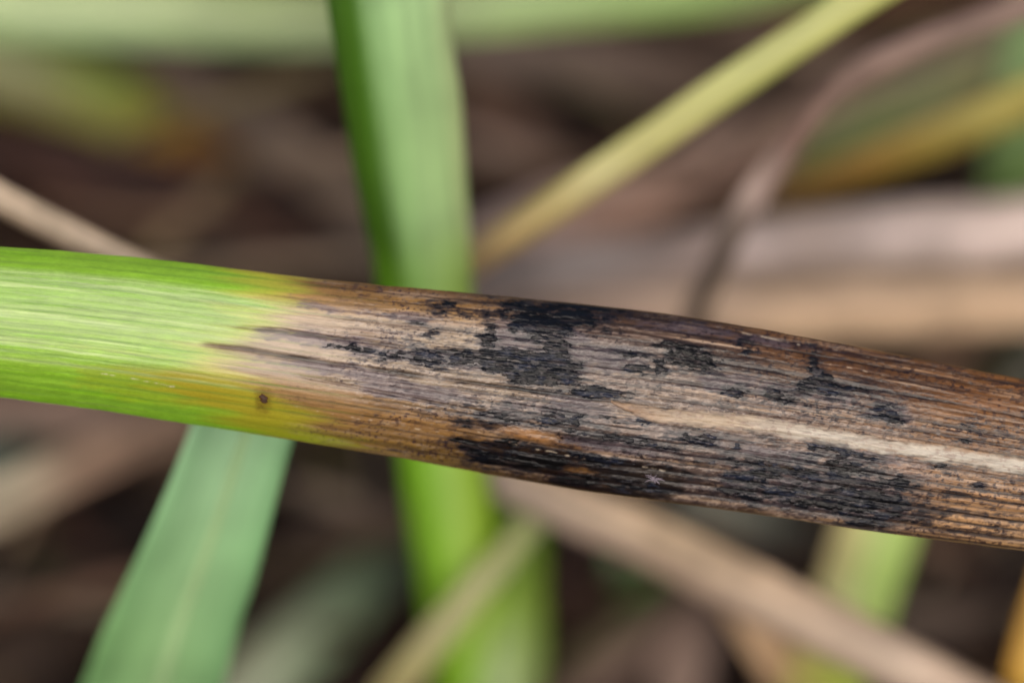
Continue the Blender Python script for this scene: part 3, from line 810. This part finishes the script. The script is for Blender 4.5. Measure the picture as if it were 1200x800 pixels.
mid = sstep(.12, .2, V) * (1 - sstep(.66, .76, V)) * (1 - sstep(960, 1120, X) * 0.5) + sstep(.66, .76, V) * sstep(640, 760, X) * (1 - sstep(1010, 1090, X)) * 0.8
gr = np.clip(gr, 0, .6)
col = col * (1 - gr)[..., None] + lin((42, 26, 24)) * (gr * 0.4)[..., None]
col = col * (1 - gk)[..., None] + lin((44, 27, 26)) * gk[..., None]
lil = dead * INS * np.clip(0.15 + 0.75 * fbm(X / 55, V * 34, 105, 4) + 0.35 * mid, 0, 1) * (0.35 + 0.65 * mid) * (0.4 + 0.6 * ridge)
lil = np.clip(lil * amber, 0, .8)[..., None]
col = col * (1 - lil * 0.8) + lin((138, 121, 118)) * lil * 0.8
fuzz = dead * INS * sstep(0.25, 0.7, fbm(X / 5.5, Y / 2.3, 107, 3) + 0.35 * ridge + 0.25 * mid - 0.25)
col = col * (1 - 0.30 * fuzz[..., None]) + lin((190, 172, 160)) * (0.30 * fuzz * (0.4 + 0.6 * mid) * amber)[..., None]

# thin dark fibres and pale fibres between the veins
df = dead * INS * (1 - 0.65 * sstep(.62, .7, V) * (1 - sstep(540, 640, X)))
k = (df * sstep(0.1, 0.7, fbm(X / 140, V * 62, 161, 5)) * (0.3 + 0.4 * sstep(560, 760, X)))[..., None]
col = col * (1 - k) + lin((60, 38, 36)) * k
k = (df * sstep(0.2, 0.75, fbm(X / 120, V * 58, 163, 5)) * 0.45)[..., None]
col = col * (1 - k) + lin((188, 160, 136)) * k
k = (df * sstep(0.2, 0.7, fbm(X / 45, V * 30, 165, 4)) * sstep(560, 700, X) * (1 - sstep(1040, 1160, X)) * 0.4 * amber)[..., None]
k = k * 1.3
col = col * (1 - k) + lin((74, 56, 62)) * k

# lilac-grey stains (not raised)
STAIN = [(330, 400, 352, 366), (440, 520, 364, 376), (270, 480, 384, 412), (330, 470, 422, 446), (420, 560, 444, 474), (390, 500, 402, 424), (480, 600, 408, 436), (560, 700, 372, 440), (600, 690, 470, 492),
         (640, 790, 505, 538), (690, 760, 400, 440), (820, 930, 436, 466), (790, 850, 508, 526), (850, 960, 520, 540), (900, 1010, 452, 474), (1010, 1070, 470, 498), (960, 1070, 522, 545), (840, 1070, 540, 612),
         (640, 720, 462, 500), (700, 770, 484, 500), (560, 620, 474, 498), (850, 960, 392, 410), (740, 860, 376, 392)]
st = sstep(-4, 5, field(STAIN) + W1 * 0.9 + W2)[..., None] * 0.62 * sstep(0.0, 0.7, bro + 0.25 * stk)[..., None]
col = col * (1 - st) + lin((94, 84, 98)) * st
# dark brown-black soaked zone along the lower edge
SOAK = [(585, 800, 524, 572), (640, 720, 545, 580), (560, 660, 520, 552), (690, 800, 548, 590), (540, 562, 512, 528)]
so = sstep(-3, 4, field(SOAK) + W1 * 0.8 + W2 * 0.7)[..., None] * 0.8
col = col * (1 - so) + lin((40, 24, 15)) * so
# amber windows left in the soaked zone
AMB = [(590, 660, 500, 520), (640, 690, 518, 530), (655, 690, 546, 556), (700, 745, 566, 574)]
am = sstep(-3, 3, field(AMB) + W2)[..., None] * 0.7
col = col * (1 - am) + lin((128, 90, 48)) * am
# purple brown blotches and specks
sp = sstep(0.34, 0.56, fbm(X / 11, Y / 5.5, 111, 3)) * dead * INS * np.clip(0.25 + 0.9 * fbm(X / 130, Y / 45, 113, 2), 0, 1)
sp2 = sstep(0.42, 0.56, fbm(X / 5.5, Y / 3.6, 115, 2)) * dead * INS * 0.55 * np.clip(0.3 + fbm(X / 90, Y / 30, 117, 2), 0, 1)
sp3 = sstep(0.44, 0.58, fbm(X / 3.6, Y / 2.4, 119, 2)) * dead * INS * 0.75 * np.clip(0.55 + fbm(X / 70, Y / 24, 118, 2), 0, 1)
k = np.clip(sp * 0.6 + sp2 + sp3, 0, .88)[..., None]
col = col * (1 - k) + lin((52, 34, 42)) * k
# ---- black fungus crusts
CRUST = [(576, 645, 348, 368), (620, 712, 350, 366), (594, 672, 362, 404), (650, 722, 362, 386), (566, 581, 374, 412), (574, 680, 406, 456), (630, 668, 392, 420), (522, 590, 412, 428), (480, 528, 404, 430), (520, 560, 356, 368), (496, 510, 383, 394),
         (535, 557, 491, 505), (563, 581, 490, 499), (537, 563, 515, 527), (578, 613, 511, 523), (556, 588, 530, 546), (588, 640, 528, 552), (620, 664, 528, 550), (668, 730, 531, 549), (648, 700, 554, 572), (730, 770, 566, 578),
         (732, 763, 409, 421), (728, 766, 421, 438), (680, 736, 451, 469), (698, 735, 485, 497), (740, 762, 490, 499), (773, 822, 398, 424), (790, 844, 412, 436), (758, 782, 422, 438),
         (858, 873, 455, 468), (894, 940, 459, 471), (948, 963, 415, 444), (938, 984, 436, 466), (968, 1016, 445, 460), (1036, 1056, 486, 497), (1015, 1045, 474, 486), (818, 839, 504, 512), (798, 836, 512, 525), (854, 866, 518, 527),
         (864, 925, 541, 551), (890, 1064, 550, 574), (975, 1026, 545, 557), (900, 1066, 572, 592), (930, 1062, 588, 606), (996, 1042, 602, 620), (850, 900, 556, 570), (1044, 1070, 556, 578),
         (1123, 1135, 513, 520), (1124, 1138, 496, 504), (1143, 1153, 565, 571), (944, 962, 520, 531), (966, 1012, 524, 534), (1104, 1112, 545, 551), (1190, 1198, 555, 561),
         (870, 880, 398, 412), (560, 612, 478, 492), (400, 480, 406, 420), (640, 700, 484, 500), (660, 780, 508, 520), (604, 660, 486, 498)]
Fc = field(CRUST) + W1 * 0.6 + W2 * 1.1 + 1.5 * fbm(X / 4, Y / 2, 141, 2) + 4.5 * fbm(X / 34, V * 60, 142, 3) + 1.2
bare = field([(584, 600, 376, 402), (604, 634, 384, 398), (664, 760, 390, 410), (690, 770, 374, 388), (690, 728, 424, 440)])
big = field([(846, 1068, 546, 612), (975, 1040, 540, 560)])
Fc = np.where(bare > -4, Fc - 1.1 * (bare + 4), Fc)
Fc = np.maximum(Fc, np.minimum(big, 4) + 0.5 * W1 + 1.2 * W2 + 4.5 * fbm(X / 60, V * 45, 145, 3) - 0.5)
Fr = Fc.copy()
Fc = Fc - 2.2 * np.exp(-((dist * H - gap) / 1.0) ** 2) * (vnoise(X / 40, vid * 2.0, 143) > .45)   # grooves split the crust
soft = field([(400, 480, 406, 420), (640, 700, 484, 500), (660, 780, 508, 520), (604, 660, 486, 498), (560, 612, 478, 492), (480, 528, 404, 430)])
Fc = np.where(soft > -3, Fc - 3.0 + 1.4 * W2, Fc)
k = (sstep(-7, 2.5, Fr + W1 * 0.4 + W2 * 0.6) * dead)[..., None] * np.clip(0.72 + 0.3 * fbm(X / 14, Y / 3, 144, 3), 0.2, 0.95)[..., None]
col = col * (1 - k) + lin((38, 35, 46)) * k
# brown halo round the pustule
pu = np.sqrt(((X - 308) / 6.5) ** 2 + ((V - vat(308, 466)) * H / 8.5) ** 2) + 0.5 * fbm(X / 5, Y / 4, 151, 3)
k = (sstep(2.4, 0.5, pu) * 0.55 + 0.4 * np.exp(-((X - 306) / 9) ** 2 - ((V - vat(308, 480)) * H / 5) ** 2))[..., None]
col = col * (1 - k) + lin((82, 50, 22)) * k
# dark lines on the veins: (x, y) runs, px half width
LINES = [([(214, 402), (280, 408), (340, 418), (420, 430), (520, 446)], 3.4, (44, 28, 14), .95, 16),
         ([(262, 382), (330, 386), (400, 397), (480, 406)], 1.8, (52, 36, 34), .85, 14), ([(330, 436), (400, 450), (500, 470), (620, 492)], 1.6, (62, 40, 26), .75, 20),
         ([(400, 470), (450, 478), (520, 489)], 2.2, (44, 30, 30), .75, 20), ([(500, 442), (580, 452), (660, 464), (723, 472)], 1.8, (30, 22, 22), .85, 20),
         ([(480, 404), (560, 412), (660, 424), (760, 436)], 1.3, (40, 28, 28), .6, 20), ([(560, 350), (640, 355), (720, 361)], 3.5, (40, 32, 30), .75, 20),
         ([(640, 376), (720, 386), (800, 400), (900, 422), (1000, 440)], 1.4, (66, 42, 30), .7, 25), ([(620, 500), (740, 520), (860, 534), (980, 548)], 1.6, (50, 34, 34), .7, 25),
         ([(860, 541), (940, 549), (1030, 558)], 2.2, (24, 20, 22), .85, 20), ([(800, 470), (900, 486), (980, 500), (1060, 512), (1200, 530)], 1.5, (104, 66, 34), .7, 25),
         ([(760, 500), (860, 512), (960, 528), (1060, 540), (1200, 560)], 1.4, (90, 60, 40), .65, 25), ([(880, 570), (960, 580), (1040, 590)], 2.0, (26, 22, 24), .8, 20),
         ([(850, 590), (950, 602), (1060, 618), (1200, 634)], 1.5, (70, 44, 34), .6, 25), ([(700, 400), (780, 408), (850, 420), (960, 446), (1010, 452)], 1.3, (40, 28, 30), .55, 25)]
for run, w, c, s, soft in LINES:
    rx = [p[0] for p in run]; rv = [float(vat(*p)) for p in run]
    dy = (V - np.interp(X, rx, rv)) * H + 0.8 * fbm(X / 30, X * 0 + run[0][1], 7, 2)
    taper = sstep(rx[0] - 4, rx[0] + soft * 3, X) * (1 - sstep(rx[-1] - soft * 2, rx[-1] + soft, X))
    ww = w * (0.45 + 0.55 * taper)
    k = (np.exp(-(dy / ww) ** 2) * taper * s * np.clip(0.8 + 0.7 * fbm(X / 25, X * 0 + run[0][1], 9, 2), 0, 1.15))[..., None]
    tip = sstep(rx[0] + 20, rx[0] + 110, X)[..., None]
    cl = lin((92, 66, 30)) * (1 - tip) + lin(c) * tip      # brown where the line begins
    col = col * (1 - np.clip(k, 0, 1)) + cl * np.clip(k, 0, 1)
# painted glints: a broken white line near the lower edge and shorter dashes
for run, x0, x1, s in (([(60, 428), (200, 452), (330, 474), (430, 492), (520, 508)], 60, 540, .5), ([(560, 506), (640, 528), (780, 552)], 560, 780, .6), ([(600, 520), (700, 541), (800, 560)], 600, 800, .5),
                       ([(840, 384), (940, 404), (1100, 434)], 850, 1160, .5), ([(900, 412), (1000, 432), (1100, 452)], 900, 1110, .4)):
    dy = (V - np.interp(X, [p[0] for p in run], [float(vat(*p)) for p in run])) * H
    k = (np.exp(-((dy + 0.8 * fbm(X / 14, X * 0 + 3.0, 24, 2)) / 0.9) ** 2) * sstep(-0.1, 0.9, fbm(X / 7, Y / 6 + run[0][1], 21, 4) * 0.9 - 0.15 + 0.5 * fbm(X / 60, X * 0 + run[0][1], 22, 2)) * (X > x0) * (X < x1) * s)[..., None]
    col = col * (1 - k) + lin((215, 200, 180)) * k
# thin dry rim along both edges
for vv_, c in ((0.0, (120, 92, 50)), (1.0, (112, 88, 46))):
    k = (np.exp(-(np.abs(V - vv_) * H / 1.6) ** 2) * 0.6 * sstep(200, 330, X))[..., None]
    col = col * (1 - k) + lin(c) * k
col = col * (1 - 0.2 * dead * sstep(380, 520, X) * (1 - sstep(1000, 1120, X)) * mid)[..., None] * (1 - dead[..., None] * np.array([0.0, 0.02, 0.08]))
gp = (0.46 * dead * sstep(440, 620, X))                       # the rotten half is deeper toned
lum = col.mean(-1)
col = col * (np.clip(lum / 0.225, 0.02, 2.0) ** gp)[..., None]
col = np.clip(col, 0.002, 1)

# ---- shape: cross-section, veins, relief (px towards the lens)
ang_l = np.interp(vv, [0, .10, .15, .20, .42, .62, .70, .78, 1.0], [50, 38, 22, 8, 2, -5, -22, -32, -44])
ang_r = np.interp(vv, [0, .12, .22, .34, .50, .56, .66, .8, 1.0], [34, 28, 18, 8, 4, -3, -6, -12, -26])
zl = -np.concatenate([[0], np.cumsum(np.tan(np.radians((ang_l[1:] + ang_l[:-1]) / 2)))]) / (NV - 1)
zr = -np.concatenate([[0], np.cumsum(np.tan(np.radians((ang_r[1:] + ang_r[:-1]) / 2)))]) / (NV - 1)
fr = sstep(520, 1000, X)
Zs = (-(zl[None] * (1 - fr) + zr[None] * fr))
Zs = (Zs - Zs[:, NV // 2][:, None]) * H
rim = np.minimum(V, 1 - V) * H
fade = sstep(0, 5, rim) * INS
fine = fbm(X / 60, V * 85, 125, 4)                 # finer fibres between the veins
smooth = 1 - 0.6 * sstep(.62, .7, V) * (1 - sstep(540, 640, X))
relief = (ridge ** 0.6 - 0.5) * (0.25 + 0.9 * dead * vamp * smooth) + dead * (0.4 * fbm(X / 9, Y / 4, 121, 4) + 0.25 * fuzz + 0.45 * fine * smooth) + 0.22 * fbm(X / 40, V * 60, 123, 3)
for run, w, c, s, soft in LINES[:6]:
    rx = [p[0] for p in run]; rv = [float(vat(*p)) for p in run]
    dy = (V - np.interp(X, rx, rv)) * H
    relief = relief - 1.6 * np.exp(-(dy / (w * 1.3)) ** 2) * sstep(rx[0], rx[0] + 40, X) * (1 - sstep(rx[-1] - 40, rx[-1], X))
Z = Zs + relief * fade
bend = np.maximum(0, np.abs(X - 600) - 680) / 1000.0
DEPTH = FOCUS + 5.2 * bend ** 2                   # cm: the ends sink into the grass outside the picture


def place(Zp, Xp=None, Yp=None, Dp=None):
    Xp = X if Xp is None else Xp
    Yp = Y if Yp is None else Yp
    d = (DEPTH if Dp is None else Dp) - Zp * PXCM
    k = FRAME / 1200.0
    e, r, u, f = (np.array(a) for a in (EYE, RIGHT, UP, FWD))
    # each vertex keeps its own distance: px units are measured on the focus plane
    return e + r * ((Xp - 600) * k)[..., None] + u * ((400 - Yp) * k)[..., None] + f * d[..., None]


gloss = np.clip(0.55 + 0.35 * mid + 0.25 * fuzz - 0.25 * (V > .7), 0.1, 1.2)
sick = empty('sick_grass_leaf')
tag(sick, 'sick grass leaf across the middle, green at one end, brown with black fungus beyond', 'grass leaf')
UVm = np.stack([X * PXCM, V * H * PXCM], -1).reshape(-1, 2) * CM
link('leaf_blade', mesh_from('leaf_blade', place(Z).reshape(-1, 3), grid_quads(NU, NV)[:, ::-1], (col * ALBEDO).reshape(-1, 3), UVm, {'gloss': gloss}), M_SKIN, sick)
# underside, a thin sheet closing the blade from behind
iu, iv = np.r_[np.arange(0, NU, 8), NU - 1], np.r_[np.arange(0, NV, 8), NV - 1]
sub = np.ix_(iu, iv)
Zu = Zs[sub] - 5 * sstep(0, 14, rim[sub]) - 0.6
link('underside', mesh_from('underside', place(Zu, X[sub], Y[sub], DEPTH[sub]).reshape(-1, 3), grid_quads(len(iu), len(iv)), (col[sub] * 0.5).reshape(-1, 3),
     np.stack([X[sub] * PXCM, V[sub] * H[sub[0][:, 0]] * PXCM], -1).reshape(-1, 2) * CM, {'gloss': gloss[sub]}), M_SKIN, sick)


def patch(name, mask, lift, tint, mat, gl, parent):
    """A raised piece of skin cut from the same surface; its rim dips under the leaf."""
    grow = mask.copy()
    grow[1:] |= mask[:-1]; grow[:-1] |= mask[1:]; grow[:, 1:] |= mask[:, :-1]; grow[:, :-1] |= mask[:, 1:]
    cell = grow[:-1, :-1] & grow[1:, :-1] & grow[:-1, 1:] & grow[1:, 1:]
    ii, jj = np.nonzero(cell)
    if len(ii) < 4: return None
    a = ii * NV + jj
    q = np.stack([a, a + 1, a + NV + 1, a + NV], 1)
    used, inv = np.unique(q, return_inverse=True)
    zz = np.where(mask, Z + lift, Z - 0.12).ravel()[used]
    co = place(zz, X.ravel()[used], Y.ravel()[used], DEPTH.ravel()[used])
    me = mesh_from(name, co, inv.reshape(q.shape), tint.reshape(-1, 3)[used], UVm[used], {'gloss': np.broadcast_to(gl, X.shape).ravel()[used]})
    return link(name, me, mat, parent)


# ---- midrib, pale and raised, surfacing in the brown half
MX, MY, MW = [715, 730, 760, 840, 920, 1040, 1120, 1200, 1300], [470, 475, 485, 493, 502, 523, 534, 545, 560], [1, 4, 8, 10, 10, 9, 10, 11.5, 11.5]
my = (V - np.interp(X, MX, [float(vat(a, b)) for a, b in zip(MX, MY)])) * H
mw = 1.14 * np.interp(X, MX, MW) + 0.22 * W1 + 0.3 * W2
mk = (np.abs(my) < mw) & (X > 716) & (X < 2500)
tq = np.clip(my / np.maximum(mw, 1), -1, 1)
rel_m = 1.6 * (1 - tq ** 2) ** 0.7 + 0.4 * fbm(X / 30, V * 90, 131, 3)
rc = lin((176, 156, 132)) * np.ones(X.shape + (1,))
k = sstep(850, 960, X + 20 * fbm(X / 40, V * 20, 133, 2))[..., None]
rc = rc * (1 - k) + lin((188, 178, 162)) * k
k = (1 - sstep(740, 800, X))[..., None]
rc = rc * (1 - k) + lin((152, 122, 96)) * k
k = (sstep(0.1, -0.9, tq) * 0.35 + 0.5 * sstep(0.75, 1.0, np.abs(tq)))[..., None]
rc = rc * (1 - k) + lin((168, 146, 118)) * k
rc = rc * (1 + 0.14 * fbm(X / 60, V * 110, 135, 4) + 0.08 * fbm(X / 7, Y / 4, 137, 3))[..., None]
k = (sstep(0.42, 0.6, fbm(X / 6, Y / 3, 139, 2)) * 0.45)[..., None]
rc = np.clip(rc * (1 - k) + lin((140, 112, 100)) * k, 0, 1)
k = sstep(0.35, 1.0, np.abs(tq) + 0.3 * fbm(X / 18, Y / 5, 153, 3))[..., None]
rc = rc * (1 - 0.9 * k) + col * 0.9 * k
k = (0.35 * sstep(-0.3, 0.7, fbm(X / 40, Y / 5, 154, 3)))[..., None]
rc = rc * (1 - k) + col * k
patch('midrib', mk, rel_m, rc * ALBEDO, M_RIB, 0.8, sick)

# ---- black fungus crusts, raised
cm_ = (Fc > 1.6) & (~mk | (Fc > 4)) & (X > 350) & (X < 1255) & (V > .01) & (V < .99)
lift = 0.10 + 0.6 * sstep(1.5, 8, Fc) + sstep(1, 4, Fc) * (0.15 * fbm(X / 7, Y / 3, 145, 4) + 0.35 * fbm(X / 28, V * 62, 155, 4)) + 0.3 * (fuzz > .5)
cc = lin((17, 19, 28)) * np.ones(X.shape + (1,))  # bluish tint here and below paints in the sky's sheen
k = (sstep(-0.2, 0.6, fbm(X / 22, Y / 7, 147, 4)) * mid)[..., None]
cc = cc * (1 - k) + lin((42, 48, 68)) * k
jet = sstep(-2, 4, field([(773, 844, 398, 436), (576, 712, 348, 360), (975, 1030, 543, 558), (900, 1064, 588, 606), (880, 1066, 562, 572), (640, 660, 440, 454), (535, 563, 490, 528), (578, 613, 511, 523), (590, 730, 530, 575)]) + W1)[..., None]
cc = cc * (1 - 0.9 * jet) + lin((13, 11, 12)) * 0.9 * jet
k = (sstep(0.35, 0.6, fbm(X / 5, Y / 2.2, 149, 2)) * mid * 0.35)[..., None]
cc = cc * (1 - k) + lin((150, 140, 140)) * k


k = sstep(1.4, 3.6, Fc + 0.8 * W2)[..., None]                 # thin at its rim: the skin shows through
cc = cc * k + col * (1 - k)
# dark cracks and bare fibres along the veins inside the crust
cc = cc * (1 - 0.65 * gline)[..., None]
k = (sstep(0.2, 0.6, fbm(X / 30, V * 110, 146, 3)) * 0.7)[..., None]
cc = cc * (1 - k) + lin((16, 13, 14)) * k
k = (sstep(0.35, 0.7, fbm(X / 26, V * 70, 148, 3)) * 0.22)[..., None]
cc = cc * (1 - k) + lin((112, 96, 92)) * k


cc = cc * 0.62


def components(mask):
    lab = np.zeros(mask.shape, np.int32)
    cells = np.argwhere(mask)
    n, M_, N_ = 0, mask.shape[0], mask.shape[1]
    ml = mask.tolist()
    seen = [bytearray(N_) for _ in range(M_)]
    out = []
    for a, b in cells.tolist():
        if seen[a][b]: continue
        seen[a][b] = 1
        stack, comp = [(a, b)], []
        while stack:
            i, j = stack.pop()
            comp.append((i, j))
            for p, q in ((i + 1, j), (i - 1, j), (i, j + 1), (i, j - 1)):
                if 0 <= p < M_ and 0 <= q < N_ and ml[p][q] and not seen[p][q]:
                    seen[p][q] = 1
                    stack.append((p, q))
        out.append(np.array(comp))
    return out


specks = np.zeros_like(cm_)
ncr = 0
for comp in sorted(components(cm_), key=lambda c: -len(c)):
    m_ = np.zeros_like(cm_)
    m_[comp[:, 0], comp[:, 1]] = True
    if len(comp) > 110:
        patch('fungus_crust', m_, lift, cc * ALBEDO, M_CRUST, 0.9, sick)
        ncr += 1
    elif len(comp) > 3:
        specks |= m_
o = patch('fungus_speck', specks, lift, cc * ALBEDO, M_CRUST, 0.8, sick)
if o: o['kind'] = 'stuff'
print('crusts', ncr)

# ---- brown pustule near the lower edge of the yellowing end
pm = pu < 0.62
pc = np.where((pu < 0.45)[..., None], lin((76, 58, 48)), lin((74, 44, 22)))
o = patch('pustule', pm, 0.5 * (1 - np.clip(pu, 0, 1) ** 2) + 0.4 * W2 / 3.5, pc * ALBEDO, M_CRUST, 0.9, sick)
o['label'] = 'small dark brown pustule'

# ---- amber blister just below the middle
bt = np.sqrt(((X - 622) / 38) ** 2 + ((V - vat(622, 510)) * H / 8.5) ** 2) + 0.18 * fbm(X / 12, Y / 5, 157, 3)
bm = (bt < 1) & (Fc < 2.5)
bc = lin((134, 94, 54)) * (1 + 0.25 * fbm(X / 14, Y / 6, 158, 4))[..., None]
k = sstep(0.6, 1.0, bt)[..., None] * 0.8
bc = bc * (1 - k) + col * k
k = (sstep(0.35, 0.6, fbm(X / 5, Y / 4, 159, 2)) * 0.5)[..., None]
bc = np.clip(bc * (1 - k) + lin((70, 42, 30)) * k, 0, 1)
o = patch('blister', bm, 2.4 * (1 - np.clip(bt, 0, 1) ** 2), bc * ALBEDO, M_RIB, 1.3, sick)
o['label'] = 'amber raised blister'

# ---- a tuft of white fibres caught on the lower edge
def fibre_tuft(cx, cy):
    i, j = int(np.argmin(np.abs(xs - cx))), int(np.clip(round(float(vat(cx, cy)) * (NV - 1)), 0, NV - 1))
    z0 = Z[i, j] + 2
    V_, Q_ = [], []
    r2 = np.random.default_rng(5)
    fs = 0.85
    for k, (ax, ay, w) in enumerate(((-12, -3, 1.6), (-9, -7, 1.2), (-2, -9, 1.3), (7, -6, 1.2), (13, 2, 1.6), (8, 6, 1.4), (1, 7, 1.2), (-8, 4, 1.2), (15, -3, 0.9))):
        n0 = len(V_)
        nx, ny = -ay / math.hypot(ax, ay), ax / math.hypot(ax, ay)
        for t in np.linspace(0, 1, 6):
            w_ = 0.75 * w * (1 - t) ** 0.7 + 0.1
            bx, by = cx + fs * ax * t * (0.7 + 0.5 * (k * 37 % 10) / 10) + 2.2 * math.sin(t * 4 + k), cy + fs * ay * t + 1.2 * math.sin(t * 5 + 2 * k)
            zt = z0 + 3.5 * math.sin(t * 2.4) + (k % 3) * 0.7 - 1.0 * t
            for sx, sz in ((-1, 0), (0, 1), (1, 0), (0, -1)):
                V_.append((bx + nx * w_ * sx, by + ny * w_ * sx, zt + w_ * 0.7 * sz))
        for r in range(5):
            for c in range(4):
                Q_.append((n0 + r * 4 + c, n0 + r * 4 + (c + 1) % 4, n0 + r * 4 + 4 + (c + 1) % 4, n0 + r * 4 + 4 + c))
    V_ = np.array(V_)
    co = place(V_[:, 2], V_[:, 0], V_[:, 1], np.full(len(V_), FOCUS))
    me = mesh_from('fibre_tuft', co, Q_, np.tile(lin((140, 128, 138)) * 0.42, (len(V_), 1)), V_[:, :2] * PXCM * CM, {'gloss': np.full(len(V_), .6)})
    return tag(link('fibre_tuft', me, M_RIB), 'tiny star of whitish fibres stuck to the lower edge of the sick leaf', 'fibre tuft')


fibre_tuft(766, 562)
